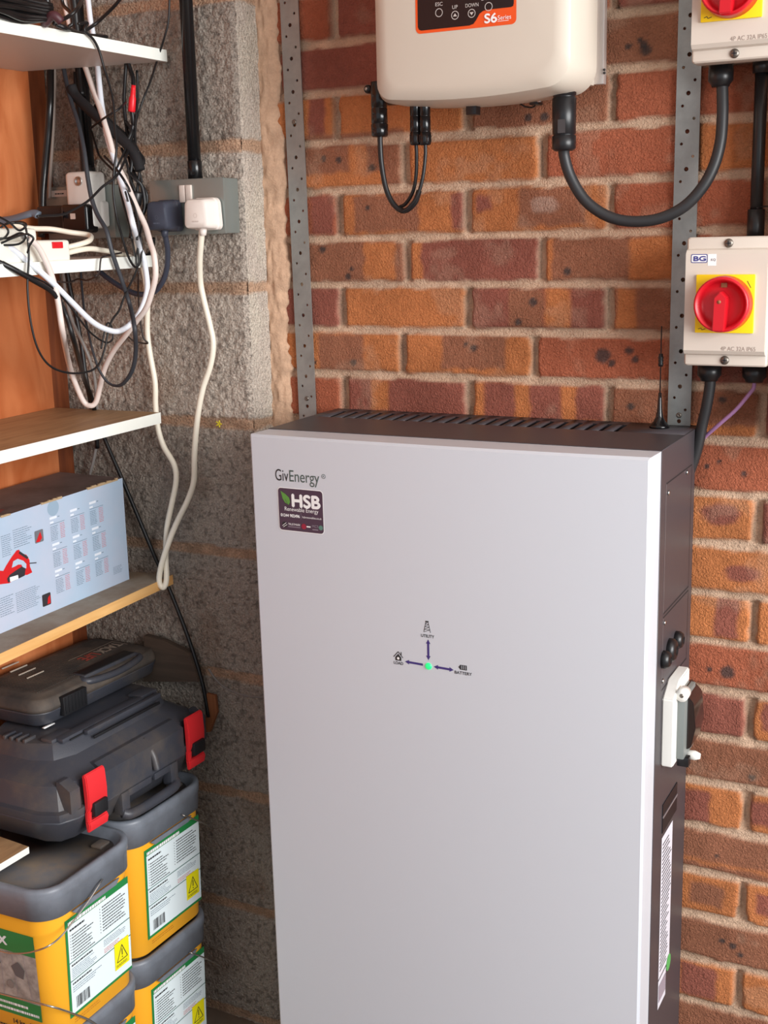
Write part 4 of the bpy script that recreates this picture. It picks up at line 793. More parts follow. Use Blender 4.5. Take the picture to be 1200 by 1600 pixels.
for pts, r, lb in (([(197, 190, -.12), (205, 205, -.13), (199, 225, -.14), (206, 250, -.145), (204, 275, -.15), (209, 300, -.152)], .0030, 'black lead knotted behind the red connector tail'),
                   ([(219, 262, -.14), (224, 250, -.13), (212, 232, -.125), (204, 215, -.125), (208, 195, -.12)], .0034, 'short thick black loop at the lower end of the matt sleeve'),
                   ([(150, 165, -.12), (166, 185, -.125), (188, 205, -.125), (206, 222, -.125), (216, 240, -.13)], .0045, 'black cable lying along the top of the matt sleeve'),
                   ([(191, 268, -.16), (187, 290, -.165), (192, 315, -.17), (200, 345, -.18), (206, 372, -.22), (211, 400, -.28)], .0018, 'thin black wire hanging just left of the ferrite core'),
                   ([(119, 113, -.10), (121, 150, -.105), (126, 200, -.11), (130, 250, -.115), (132, 280, -.12)], .0050, 'thick black cable close in front of the left-hand conduit'),
                   ([(200, 268, -.15), (212, 280, -.155), (222, 292, -.15), (226, 322, -.15), (218, 338, -.155), (204, 332, -.16)], .0032, 'black loop hanging round the right of the ferrite core')):
    cable('dark_cable', Y_(pts, 0), r, BLKC, lb)
c = AY(213, 310, -.155); d_ = Vector((.25, 0, 1)).normalized(); bm = NB(); lathe(bm, c-d_*.011, c+d_*.011, [(0, 0), (0, .008), (.1, .0092), (.9, .0092), (1, .008), (1, 0)], 18); tag(rebase(obj('ferrite_core', bm, BLK)), 'small black ferrite core clipped round the tangled wires', 'ferrite core')
# ------------------------------------------------------------------ top shelf cable coils
zt1 = .378
COILM = mat('coil_black', (22, 21, 22), .32)
t = thing('cable_coil', 'bundle of glossy black cable coiled on the top shelf, bound with maroon tape', 'cable coil', (-.40, -.42, zt1))
bm = NB()
for k in range(15):
    lay = k % 5; row = k//5; h = zt1+.005+lay*.0072; w_ = .050-.009*row; xo = -.345-row*.004
    L0 = AZ(83, 40, zt1)  # tie point
    pts = [(L0.x+.002*random.random(), L0.y, h*.6+(zt1+.016)*.4)]
    for i in range(1, 9):
        tt = i/8; pts.append((L0.x-.015+.020*math.sin(tt*PI)*(1 if k % 2 else .7)-.004*row-.002*lay*0, L0.y-.36*tt, h+.004*math.sin(tt*7+k)))
    tube(bm, pts, .0034, 8, 5)
    pts2 = [(p[0]-w_*math.sin(min(i, 8)/8*PI*.5)-.02, p[1], p[2]) for i, p in enumerate(pts)]; pts2[0] = pts[0]; tube(bm, pts2, .0034, 8, 5)
obj('coiled_turns', bm, COILM, t)
bm = NB(); tube(bm, [AZ(80, 40, zt1)+Vector((-.012, 0, .004)), AZ(84, 38, zt1)+Vector((0, 0, .012)), AZ(88, 38, zt1)+Vector((.004, .006, .004))], .0065, 10, 4); obj('tape_band', bm, mat('maroon_tape', (74, 36, 42), .5), t)
cable('dark_cable', Y_([(72, -8, -.30), (76, 15, -.30), (80, 34, -.31)], 0), .0046, COILM, 'black cable rising from the tape-bound coil on the top shelf')
cable('dark_cable', Y_([(132, -8, -.22), (122, 12, -.25), (108, 25, -.27), (92, 33, -.29), (84, 37, -.30)], 0), .0030, COILM, 'black cable curving right from the tape-bound coil on the top shelf')
cable('dark_cable', Y_([(96, -8, -.17), (99, 8, -.17), (110, 20, -.18), (113, 36, -.185), (107, 42, -.19)], 0), .0030, COILM, 'black cable bent into a hook behind the top shelf coil')
cable('thick_cable', Y_([(114, -8, -.10), (117, 15, -.10), (119, 35, -.10), (122, 60, -.10), (124, 110, -.10), (128, 150, -.105)], 0), .0068, COILM, 'thick black cable passing down behind the top shelf')
cable('dark_cable', Y_([(196, -12, -.09), (180, 8, -.09), (163, 25, -.09), (148, 38, -.095), (130, 50, -.12), (115, 56, -.14)], 0), .0028, BLKC, 'black cable slanting from the top of the block wall to the top shelf')
cable('dark_cable', Y_([(88, 38, -.30), (105, 45, -.27), (125, 53, -.22), (140, 56, -.18), (155, 57, -.14), (166, 58, -.12)], 0), .0036, BLKC, 'black cable lying across the far end of the top shelf')
# ------------------------------------------------------------------ extension lead and odds on shelf 2
zs_ = .0555
R2 = AX(110, 404, -.312); yl = R2.y
t = thing('extension_lead', 'white multi-way extension lead with a red rocker switch on the second shelf', 'extension lead', (-.34, yl-.1, zs_))
bm = NB(); box(bm, -.372, -.310, yl-.36, yl, zs_-.006, zs_+.028, .006, seg=3)
o = obj('casing', bm, mat('ivory_plastic', (236, 234, 222), .4), t)
bm = NB(); box(bm, -.378, -.316, yl-.30, yl-.062, zs_+.024, zs_+.046, .008, seg=3); obj('plug_row', bm, mat('ivory_plastic', (236, 234, 222), .4), t)
a = AX(89, 383, -.310); bm = NB(); box(bm, -.3135, -.3075, a.y-.011, a.y+.011, a.z-.0048, a.z+.0048, .001); obj('rocker_switch', bm, mat('rocker_red', (214, 30, 40), .25), t)
S = Sheet(lambda u, v, l: Vector((v, u, zs_+.028+l))); S.fine(yl-.045, -.352, yl-.012, -.338, 3, mat('print_pink', (226, 160, 176), .5), 0, .8, .4); S.done('printing', t)
cable('white_cable', [Vector((-.345, yl-.003, zs_+.012)), AX(130, 380, -.32), AX(142, 373, -.33), AX(138, 367, -.35), AX(110, 363, -.37), AX(80, 358, -.39), AX(50, 357, -.40), AX(20, 352, -.42)], .0042, CW3, 'white flex bending back over the extension lead')
cable('white_cable', [Vector((-.33, yl-.003, zs_+.006)), AX(135, 389, -.32), AX(160, 391, -.325), AX(185, 396, -.335), AX(205, 402, -.35)], .0042, CW3, 'white flex running from the extension lead along the second shelf')
GRB = mat('blue_grey_plastic', (104, 116, 130), .45)
bm = NB(); tube(bm, Y_([(-10, 346, -.215), (15, 343, -.21), (40, 336, -.205), (52, 333, -.20), (60, 336, -.20)], 0), .0075, 12, flat=.6); tag(rebase(obj('cable_strap', bm, GRB)), 'blue-grey rubber strap end lying behind the extension lead', 'strap')
for i, (pts, lb) in enumerate((([(-8, 335, -.43), (15, 348, -.425), (30, 360, -.42), (41, 352, -.415), (33, 347, -.41), (10, 350, -.41), (-6, 362, -.42)], 'thin black wire curled highest on the extension lead'),
                   ([(-8, 372, -.43), (12, 372, -.43), (32, 364, -.425), (40, 371, -.42), (30, 381, -.42), (8, 383, -.43), (-8, 380, -.43)], 'thin black wire looped lowest on the extension lead'),
                   ([(-8, 345, -.44), (6, 352, -.44), (13, 362, -.44), (6, 372, -.44), (-8, 376, -.44)], 'thin black wire loop at the left edge over the extension lead'),
                   ([(2, 380, -.435), (20, 372, -.43), (40, 366, -.43), (52, 372, -.425), (46, 384, -.425), (43, 395, -.42)], 'thin black wire bridging the plugs of the extension lead'))):
    cable('thin_cable', Y_(pts, 0), .0016, BLKC, lb, seg=8)
bm = NB(); lathe(bm, AY(33, 372, -.41), AY(46, 366, -.40), [(0, 0), (0, .004), (.6, .0035), (1, .002), (1, 0)], 12); tag(rebase(obj('jack_plug', bm, MTL)), 'small metal jack plug among the wires on the extension lead', 'jack plug')
# ------------------------------------------------------------------ carton on shelf 4
zc0 = -.4965
cBR = AZ(202, 905, zc0-.0025); cBL = AZ(0, 991, zc0-.0150)
dirv = (cBL-cBR); dirv.z = -.032*math.hypot(dirv.x, dirv.y)*0-.012*0; dirv = Vector((dirv.x, dirv.y, (cBL.z-cBR.z))).normalized()
outv = Vector((dirv.y, -dirv.x, 0)).normalized()  # away from front face?
if outv.x < 0: outv = -outv
Lc = .42; Dc = min(.145, .15)
# height from the upper right corner
dcam = ray(187, 747); k = ((cBR.x-CAM.x)*dcam.x+(cBR.y-CAM.y)*dcam.y)/(dcam.x**2+dcam.y**2); Hc = (CAM.z+dcam.z*k)-cBR.z
car = thing('cardboard_carton', 'pale blue printed carton of a red power planer on the pine-edged shelf', 'carton', cBR)
lean = Vector((0, 0, 1))
def cf(u, v, l): return cBR+dirv*(Lc-u)+lean*v+outv*l      # u runs from the near end to the far end
up = Vector((0, 0, Hc))
CBL = mat('carton_blue', (168, 192, 214), .38, var=(5, (190, 196, 214), .35, .7)); CTP = mat('carton_top_brown', (128, 112, 108), .6, var=(9, (98, 84, 80), .35, .65)); KRF = mat('torn_kraft', (176, 150, 116), .8)
bm = NB(); A0, A1 = cBR, cBR+dirv*Lc; B0, B1 = A0-outv*Dc, A1-outv*Dc
hexa(bm, [A1, A0, B0, B1, A1+up, A0+up, B0+up, B1+up]); bm.faces.ensure_lookup_table(); bm.faces[1].material_index = 1
obj('box_body', bm, [CBL, CTP], car, smooth=None)
S = Sheet(cf, .0003)
def CB(px, py):
    n = outv; dd = ray(px, py); tt = (cBR-CAM).dot(n)/dd.dot(n); p = CAM+dd*tt; r = p-cBR; return Lc-r.dot(dirv)/1.0, r.z-dirv.z*r.dot(dirv)
CWH = mat('print_soft_white', (226, 232, 242), .5); CRD = mat('print_pale_red', (196, 130, 140), .5); CGY = mat('print_slate', (110, 128, 146), .5); RDP = mat('tool_red', (206, 34, 38), .4); DKT = mat('tool_dark', (54, 50, 54), .4)
for col_, xs_c in enumerate((73, 105, 135)):
    for row_ in range(3):
        px = xs_c+row_*5.5; py = (813, 801, 789)[col_]+row_*(41, 41, 40)[col_]
        a, b = CB(px, py); wd = .033
        S.rect(a, b-.001, a+.016, b+.003, CWH); S.rect(a, b-.0075, a+.008, b-.0045, CWH); S.rect(a+.018, b, a+.022, b+.0012, CGY)
        S.rect(a, b-.0095, a+wd, b-.0087, CGY); S.fine(a, b-.036, a+wd*.55, b-.011, 9, CGY, 0, .8, .35); S.fine(a+wd*.66, b-.036, a+wd, b-.010, 9, CRD, 0, .85, .4)
for px0, py0, px1, py1, rows in ((0, 832, 13, 872, 11), (18, 818, 44, 858, 9), (0, 925, 20, 965, 9), (26, 910, 62, 958, 11), (177, 880, 190, 898, 6)):
    a, b = CB(px0, py1); c, d2 = CB(px1, py0); S.fine(min(a, c), min(b, d2), max(a, c), max(b, d2), rows, CGY, 0, .7, .3)
for px, py in ((57, 839), (72, 937)):
    a, b = CB(px, py); S.rr(a-.0095, b-.010, a+.0095, b+.010, .002, DKT if px > 60 else mat('photo_grey', (112, 112, 118), .5), 0)
    S.poly([(a-.008, b-.008), (a-.001, b+.002), (a+.003, b+.007), (a+.006, b-.004), (a, b-.009)], RDP, 1) if px < 60 else S.poly([(a+.001, b-.008), (a+.008, b-.008), (a+.008, b+.006), (a+.003, b+.002)], RDP, 1)
pl = lambda pts: [CB(*p) for p in pts]
S.done('printed_front', car); S = Sheet(cf, .0003)
S.poly(pl([(-12, 915), (-12, 892), (2, 893), (6, 885), (14, 872), (22, 861), (26, 860), (29, 865), (38, 868), (43, 876), (44, 886), (48, 895), (40, 899), (28, 900), (12, 912)]), RDP, 0)
S.poly(pl([(15, 888), (17, 878), (24, 874), (33, 877), (38, 882), (38, 889), (33, 888), (30, 883), (25, 883), (20, 886)]), CBL, 1)
S.poly(pl([(8, 905), (12, 899), (22, 892), (31, 886), (37, 889), (36, 900), (22, 907), (10, 911)]), DKT, 1); S.poly(pl([(12, 903), (25, 899), (26, 905), (13, 910)]), PRW, 2)
S.line(CB(26, 864), CB(40, 873), .004, DKT, 1); S.line(CB(43, 881), CB(54, 880), .0016, DKT, 1)
S.done('planer_picture', car)
S = Sheet(cf, .0003); a, b = CB(78, 795); S.disc(a, b, .013, mat('carton_tab_shade', (150, 172, 192), .45), 0); S.done('tuck_tab', car)
for px0, px1, rg in ((135, 184, .006), (60, 94, .005), (-6, 10, .004)):
    t0, t1 = (px0)/187, px1/187; pA, pB = CB(px0, 800)[0], CB(px1, 800)[0]
    n = 14; bm = NB()
    for i in range(n):
        u0_, u1_ = pA+(pB-pA)*i/n, pA+(pB-pA)*(i+1)/n; h = rg*(.35+.65*random.random())
        P0, P1 = cf(u0_, Hc, .0008), cf(u1_, Hc, .0008)
        prism(bm, [P0+Vector((0, 0, -.0015)), P1+Vector((0, 0, -.0015)), P1+Vector((0, 0, h*.5)), P0+Vector((0, 0, h*.6))], outv*-.003)
    obj('torn_flap_edge', bm, KRF, car, smooth=None)
S = Sheet(lambda u, v, l: cf(u, Hc+l, -v)); a = CB(8, 800)[0]; S.poly([(a-.05, .03), (a, .02), (a+.02, .03), (a+.018, .05), (a-.03, .06)], mat('faded_red_print', (140, 70, 66), .6), 0); S.poly([(a+.02, .028), (a+.05, .034), (a+.03, .045), (a+.018, .042)], mat('faded_dark_print', (96, 82, 80), .6), 0)
S.done('printed_top', car)
bm = NB(); p = cf(CB(140, 930)[0] if 0 else Lc-.09, 0, .006); box(bm, p.x-.003, p.x+.003, p.y-.008, p.y+.008, p.z-.0015, p.z-.0005); tag(rebase(obj('paper_scrap', bm, PRW)), 'tiny white paper scrap on the pine-edged shelf in front of the carton', 'paper scrap')
# ------------------------------------------------------------------ black tool cases
CB1 = mat('case_black_plastic', (62, 64, 72), .42, bump=(500, .25, .0008), var=(11, (92, 84, 78), .48, .75)); CB2 = mat('case_dark_recess', (26, 26, 29), .5)
DST = mat('case_dusty_top', (96, 84, 74), .75, bump=(700, .3, .0008), var=(14, (62, 58, 56), .35, .65)); LRD = mat('latch_red', (222, 44, 50), .42)
zb0, zb1 = -.832, -.688
X1c, Y0c, Y1c = -.232, -.497, -.088; X0c = -.505
big = thing('tool_case', 'large black plastic tool case with two red latches lying across the yellow tubs', 'tool case', (-.37, -.29, zb0))
zp = -.785    # parting line
bm = NB()
loft(bm, X0c, X1c, Y0c, Y1c, [(zb0, .034, .03), (zb0+.004, .028, .034), (zp-.012, .010, .04), (zp-.003, .005, .042), (zp, .004, .042)], n=2)
bott = obj('lower_shell', bm, CB1, big, smooth=25)
bm = NB()
loft(bm, X0c, X1c, Y0c, Y1c, [(zp+.001, .004, .042), (zp+.010, .002, .044), (zp+.014, .002, .044), (zp+.016, .010, .04), (zp+.052, .018, .044), (zp+.068, .040, .05), (zb1-.022, .050, .05), (zb1-.004, .058, .05), (zb1, .062, .05)], n=2)
# reinforcing blocks on the front face and corner facets
def wedge(bm, y0, y1, zlo, zhi, xo, xi, mi=0):
    xin = X1c-.03; prism(bm, [(xin, y0, zlo), (xo, y0, zlo), (xo, y0, zhi-.012), (xi, y0, zhi), (xin, y0, zhi)], (0, y1-y0, 0), mi)
L1 = AX(150, 1245, X1c+.002).y; L2 = AX(304, 1140, X1c+.002).y; lw = .045
wedge(bm, L1+lw*.62, L2-lw*.62, zp+.002, zp+.062, X1c-.001, X1c-.022)
wedge(bm, Y0c+.03, L1-lw*.62, zp+.012, zp+.060, X1c-.004, X1c-.024); wedge(bm, L2+lw*.62, Y1c-.03, zp+.004, zp+.060, X1c-.004, X1c-.024)
# ribs, troughs and pads on the top
for y0, y1, x0, x1 in ((Y0c+.085, Y1c-.12, X1c-.082, X1c-.062), (Y0c+.13, Y1c-.09, X1c-.060, X1c-.050)):
    box(bm, x0, x1, y0, y1, zb1-.002, zb1+.006, .003)
box(bm, X1c-.10, X1c-.075, Y0c+.075, Y0c+.125, zb1-.003, zb1+.006, .004); box(bm, X1c-.10, X1c-.07, Y1c-.12, Y1c-.075, zb1-.003, zb1+.006, .004)
for a_, b_ in ((X1c-.0605, .10), (X1c-.047, .14)):
    box(bm, a_-.0012, a_+.0012, Y0c+b_, Y1c-.10, zb1-.0105 if a_ > X1c-.05 else zb1-.001, zb1-.006 if a_ > X1c-.05 else zb1+.0012, .0003, mi=1)
for k in range(4): box(bm, X1c-.165+k*.014, X1c-.159+k*.014, Y0c+.060, Y0c+.085, zb1-.003, zb1+.005, .002)
lid = obj('upper_shell', bm, [CB1, CB2], big, smooth=25)
bm = NB(); loft(bm, X0c+.003, X1c-.003, Y0c+.003, Y1c-.003, [(zp-.0025, .003, .042), (zp+.0035, .003, .042)], n=2); obj('seal_line', bm, CB2, big)
for Lc_ in (L1, L2):
    bm = NB(); x = X1c-.004
    prof = [(x, zp+.064), (x+.006, zp+.066), (x+.009, zp+.060), (x+.011, zp+.030), (x+.010, zp+.012), (x+.006, zp+.002), (x+.002, zp)]
    prism(bm, [(a, Lc_-lw/2, b) for a, b in prof], (0, lw, 0))
    prism(bm, [(x+.002, Lc_-lw/2, zp-.030), (x+.007, Lc_-lw/2, zp-.030), (x+.010, Lc_-lw/2, zp-.018), (x+.008, Lc_-lw/2, zp-.012), (x, Lc_-lw/2, zp-.012)], (0, lw, 0))
    for s in (-1, 1): prism(bm, [(x, Lc_+s*(lw/2-.005)-.0045, zp-.014), (x+.007, Lc_+s*(lw/2-.005)-.0045, zp-.014), (x+.008, Lc_+s*(lw/2-.005)-.0045, zp+.004), (x, Lc_+s*(lw/2-.005)-.0045, zp+.004)], (0, .009, 0))
    bmesh.ops.bevel(bm, geom=[e for e in bm.edges if len(e.link_faces) == 2 and e.calc_face_angle(0) > .6], offset=.0015, segments=2, affect='EDGES')
    la = obj('latch', bm, LRD, big); tag(la, 'bright red latch')
    bm = NB(); box(bm, x+.001, x+.0155, Lc_-lw*.32, Lc_+lw*.38, zp-.006, zp+.017, .003); obj('latch_catch', bm, CB2, la)
# carry handle between latches
hy0, hy1 = AX(197, 1250, X1c).y, AX(275, 1205, X1c).y
bm = NB(); box(bm, X1c-.02, X1c-.001, hy0-.008, hy0+.012, zb0+.006, zp-.002, .003); box(bm, X1c-.02, X1c-.001, hy1-.012, hy1+.008, zb0+.006, zp-.002, .003); tube(bm, [(X1c-.006, hy0-.004, zb0+.010), (X1c+.002, hy0+.01, zb0+.005), (X1c+.004, (hy0+hy1)/2, zb0+.004), (X1c+.002, hy1-.01, zb0+.005), (X1c-.006, hy1+.004, zb0+.010)], .0085, 12)
box(bm, X1c-.012, X1c-.002, hy0+.006, (hy0+hy1)/2+.004, zp-.014, zp-.002, .002); box(bm, X1c-.012, X1c-.002, (hy0+hy1)/2+.012, hy1-.006, zp-.014, zp-.002, .002)
obj('carry_handle', bm, CB1, big)
bm = NB(); ym = (hy0+hy1)/2+.01; tube(bm, [(X1c-.022, ym, zp+.056), (X1c-.003, ym, zp+.036), (X1c+.004, ym, zp+.014), (X1c+.005, ym, zp+.008)], .0062, 12, 4); obj('hinge_pin_boss', bm, CB1, big)
# small case
zs0, zs1 = zb1+.003, -.632
sx1, sy0, sy1 = -.350, -.398, -.084; sx0 = -.515
sm = thing('tool_case', 'small black ribbed tool case with raised lettering, lying on top of the large tool case', 'tool case', (-.43, -.25, zs0))
zq_ = zs0+.027
bm = NB(); loft(bm, sx0, sx1, sy0, sy1, [(zs0, .014, .02), (zs0+.006, .006, .026), (zq_-.003, .001, .030), (zq_-.001, 0, .03)], n=6); obj('lower_shell', bm, CB1, sm)
bm = NB(); loft(bm, sx0, sx1, sy0, sy1, [(zq_-.001, .0015, .03), (zq_+.001, .0015, .03), (zq_+.001, 0, .03), (zq_+.006, 0, .03), (zq_+.020, .004, .03), (zs1-.006, .010, .03), (zs1-.001, .018, .03), (zs1, .024, .03)], n=6)
for k in range(62):
    y = sy0+.028+k*(sy1-sy0-.056)/61
    if (AX(160, 1030, -.37).y-.03 < y < AX(200, 1010, -.37).y+.05): xe_ = sx1-.056
    else: xe_ = sx1-.03
    box(bm, sx0+.03, xe_, y-.0008, y+.0008, zs1-.0005, zs1+.0007)
up_ = obj('upper_shell', bm, DST, sm, smooth=35)
hA, hB = AX(142, 1075, sx1).y, AX(222, 1030, sx1).y
bm = NB(); box(bm, sx1-.040, sx1-.012, hA, hB, zs1-.010, zs1+.0012, .003, mi=0); box(bm, sx1-.037, sx1-.014, hA+.004, hB-.004, zs1, zs1+.0018, .0008, mi=1); obj('finger_recess', bm, [CB1, CB2], sm)
bm = NB(); tube(bm, [(sx1-.02, hA-.002, zs1-.006), (sx1-.004, hA+.004, zs1-.008), (sx1+.001, (hA+hB)/2, zs1-.012), (sx1-.003, hB-.004, zs1-.008), (sx1-.02, hB+.002, zs1-.006)], .006, 10, 6); obj('carry_handle', bm, CB1, sm)
lY0, lY1 = AX(97, 1095, sx1+.004).y, AX(134, 1080, sx1+.004).y
bm = NB(); box(bm, sx1-.003, sx1+.007, lY0, lY1, zq_-.016, zq_+.017, .0018)
for k in range(7): box(bm, sx1+.006, sx1+.0085, lY0+.004+k*(lY1-lY0-.008)/6-.0012, lY0+.004+k*(lY1-lY0-.008)/6+.0012, zq_-.012, zq_+.015, .0006)
obj('latch', bm, CB2, sm)
S = Sheet(lambda u, v, l: Vector((v, u, zs1+.0009+l)), .0003)
LT = mat('raised_letter_dust', (176, 162, 148), .7); LR = mat('raised_letter_red', (184, 84, 72), .6)
T0 = AZ(163, 1003, zs1)
S2 = Sheet(lambda u, v, l: Vector((sx1-.082+v, T0.y-u, zs1+.0010+l)), .0003)
S2.text('TACK', 0, 0, .032, LT, width=.056, bold=.0008); S2.text('LIFE', .059, 0, .032, LR, width=.038, bold=.0008)
S2.line((-.004, -.008), (.112, -.008), .0016, LT); S2.line((-.004, -.008), (-.004, .028), .0016, LT); S2.done('raised_lettering', sm)
for k in range(4):
    for p, q in ((AZ(3+k*13, 1046+k*5, zs1), .04), (AZ(156+k*9, 983+k*3, zs1), .03)): bm = NB(); box(bm, p.x-.0012, p.x+.0012, p.y, p.y+q, zs1, zs1+.0022, .0005); obj('raised_bar', bm, LT, sm)
bm = NB(); p = AZ(70, 1139, zb1+.004); q_ = AZ(86, 1131, zb1+.004); hexa(bm, [p+Vector((-.006, 0, 0)), p, q_, q_+Vector((-.006, 0, 0)), p+Vector((-.006, 0, .0015)), p+Vector((0, 0, .0015)), q_+Vector((0, 0, .0015)), q_+Vector((-.006, 0, .0015))]); tag(rebase(obj('paper_slip', bm, PRW)), 'white paper slip sticking out from under the small tool case', 'paper slip')
# dark brown slanting piece and a timber splinter behind the cases
OFF = wood('dark_brown_grain', (66, 54, 46), (88, 72, 60), 0, 5, 1, .8)
bm = NB(); prism(bm, [AY(232, 990, -.083), AY(262, 998, -.083), AY(302, 1018, -.083), AY(316, 1062, -.083), AY(230, 1062, -.083)], (0, -.012, 0)); tag(rebase(obj('brown_piece', bm, OFF, smooth=None)), 'dark brown slanting piece against the block wall behind the tool cases', 'timber')
bm = NB(); prism(bm, [AY(326, 1082, -.080), AY(339, 1085, -.080), AY(342, 1112, -.080), (AY(331, 1142, -.080)), AY(324, 1142, -.080)], (0, -.006, 0)); tag(rebase(obj('brown_piece', bm, wood('orange_brown_timber', (126, 76, 44), (158, 98, 60), 2, 5, 1, .8), smooth=None)), 'small orange-brown splinter of timber beside the far latch of the large case', 'timber')
bm = NB(); p = AY(343, 662, YB-.004)
for k in range(5): a = k*1.25; tube(bm, [p, p+Vector((.006*math.cos(a), -.003, .006*math.sin(a)))], .0012, 6, 0)
tag(rebase(obj('wall_plug', bm, mat('plug_yellow', (222, 206, 40), .5))), 'tiny yellow wall plug in the block wall mortar left of the cabinet', 'wall plug')
# ------------------------------------------------------------------ yellow tubs of adhesive
TUBY = mat('tub_orange_yellow', (250, 178, 44), .38); TUBG = mat('tub_grey_lid', (122, 128, 138), .4, var=(16, (104, 108, 116), .4, .65)); TUBI = mat('tub_lid_dusty', (84, 84, 88), .6, var=(12, (110, 96, 82), .42, .62))
LGN = mat('label_deep_green', (34, 128, 66), .5); LWH = mat('label_white', (226, 238, 242), .5); LDG = mat('label_line_green', (40, 96, 84), .5); LYW = mat('warning_yellow', (244, 232, 20), .5); LPH = mat('label_photo_tone', (178, 168, 160), .6, var=(40, (132, 124, 118), .4, .65)); LRD2 = mat('print_red', (200, 60, 60), .5)
BW, BD, BH = .27, .212, .256     # x size, y size, height
def make_tub():
    """local frame: origin at the base centre; right face at +BW/2, near face at -BD/2"""
    t = thing('adhesive_tub', 'tub', 'tub')
    bm = NB(); loft(bm, -BW/2, BW/2, -BD/2, BD/2, [(0, .012, .03), (.004, .008, .034), (BH-.05, .003, .038), (BH-.022, .003, .038)], n=8); obj('tub_body', bm, TUBY, t, True)
    bm = NB(); z = BH
    loft(bm, -BW/2, BW/2, -BD/2, BD/2, [(z-.050, .0015, .040), (z-.050, -.0015, .042), (z-.020, -.0025, .043), (z-.018, -.004, .044), (z-.006, -.0045, .045), (z-.001, -.003, .044), (z, .001, .042), (z-.001, .006, .038), (z-.012, .010, .034), (z-.013, .02, .03)], n=8)
    # the skirt steps up at both ends of each long face: yellow notches
    obj('lid', bm, TUBG, t, True)
    bm = NB(); loft(bm, -BW/2, BW/2, -BD/2, BD/2, [(z-.018, .012, .034), (z-.0125, .0085, .036)], n=8); box(bm, BW/2-.05, BW/2-.03, BD/2-.05, BD/2-.025, z-.013, z-.007, .003); obj('lid_panel', bm, TUBI, t, True)
    x = BW/2
    bm = NB()
    for y0, y1, zz in ((-BD/2+.044, -BD/2+.060, 0), (BD/2-.046, BD/2-.034, 0)):
        pass
    prism(bm, [(x+.0015, -BD/2+.050, z-.052), (x+.0015, BD/2-.050, z-.052), (x+.0015, BD/2-.058, z-.060), (x+.0015, -BD/2+.060, z-.060)], (.0022, 0, 0)); obj('lid_skirt_step', bm, TUBG, t, True)
    def lf(u, v, l):   # right face, follows the taper
        xx = x-.003-.005*max(0, (BH-.05-v))/(BH-.054); return Vector((xx+l, u, v))
    S = Sheet(lf, .0004); y0, y1, z0, z1 = -BD/2+.038, BD/2-.022, .028, BH-.064
    S.rect(y0, z0, y1, z1, LGN, 0); S.rect(y0+.005, z0+.005, y1-.001, z1-.012, LWH, 1)
    S.fine(y0+.006, z1-.0105, y1-.055, z1-.003, 1, PRW, 2, .95, .7)
    a, b = y0+.005, y1-.001; H = z1-.012-z0-.005; zc_ = lambda f: z0+.005+H*f
    for f in (.58, .37): S.rect(a, zc_(f), b, zc_(f)+.0014, LDG, 2)
    S.fine(a+.004, zc_(.935), a+.04, zc_(.965), 1, PRB, 2, .95, .7); S.fine(a+.008, zc_(.61), a+.062, zc_(.91), 9, PRB, 2, .6, .35); S.fine(a+.080, zc_(.66), b-.008, zc_(.97), 9, PRB, 2, .75, .35)
    for k in range(9): S.rect(a+.004, zc_(.62+.033*k), a+.0055, zc_(.63+.033*k), PRB, 2); S.rect(a+.074, zc_(.66+.034*k), a+.0755, zc_(.67+.034*k), PRB, 2)
    S.fine(a+.004, zc_(.535), a+.055, zc_(.56), 1, PRB, 2, .95, .7); S.fine(a+.004, zc_(.40), a+.062, zc_(.525), 6, CGY, 2, .7, .3); S.fine(a+.080, zc_(.48), b-.01, zc_(.56), 4, CGY, 2, .7, .3); S.fine(a+.080, zc_(.40), b-.02, zc_(.46), 3, LRD2, 2, .6, .3)
    S.fine(a+.004, zc_(.325), a+.05, zc_(.35), 1, PRB, 2, .95, .7); S.fine(a+.004, zc_(.24), a+.075, zc_(.315), 3, CGY, 2, .7, .3)
    yy, zz = b-.042, zc_(.09); S.rect(yy, zz, yy+.036, zz+.046, LYW, 3)
    S.line((yy+.005, zz+.012), (yy+.031, zz+.012), .0014, PRB, 4); S.line((yy+.005, zz+.012), (yy+.018, zz+.038), .0014, PRB, 4); S.line((yy+.031, zz+.012), (yy+.018, zz+.038), .0014, PRB, 4)
    S.rect(yy+.0172, zz+.020, yy+.0192, zz+.031, PRB, 4); S.disc(yy+.0182, zz+.0165, .0012, PRB, 4); S.fine(yy+.003, zz+.004, yy+.032, zz+.009, 2, PRB, 4, .9, .4)
    for k in range(18): S.rect(a+.010+k*.0018, zc_(.04), a+.010+k*.0018+random.choice((.0006, .0012)), zc_(.17), PRB, 2)
    S.fine(y0+.01, z0-.012, y0+.07, z0-.004, 2, mat('print_amber', (196, 130, 40), .5), 0, .9, .4)
    S.done('side_label', t, True)
    S = Sheet(lambda u, v, l: Vector((u, -BD/2+.003+.005*max(0, (BH-.05-v))/(BH-.054)-l, v)), .0004)
    e0, e1 = -BW/2+.034, BW/2-.034
    S.rect(e0, .052, e1, .165, LPH, 0); S.rect(e0, .143, e1, .178, LGN, 1); S.rect(e0, .034, e1, .062, LGN, 1)
    for k in range(7): S.line((e0+.02+k*.028, .064), (e0+.045+k*.022, .142), .0006, G2, 1)
    S.poly([(e1-.05, .118), (e1-.036, .128), (e1-.024, .116), (e1-.028, .1), (e1-.042, .103)], mat('photo_dark', (96, 92, 92), .6), 2); S.disc(e1-.055, .086, .007, mat('photo_mid', (132, 122, 116), .6), 2)
    S.poly([(e1-.12, .140), (e1-.08, .136), (e1-.07, .118), (e1-.09, .11), (e1-.11, .122)], mat('photo_dark', (96, 92, 92), .6), 2)
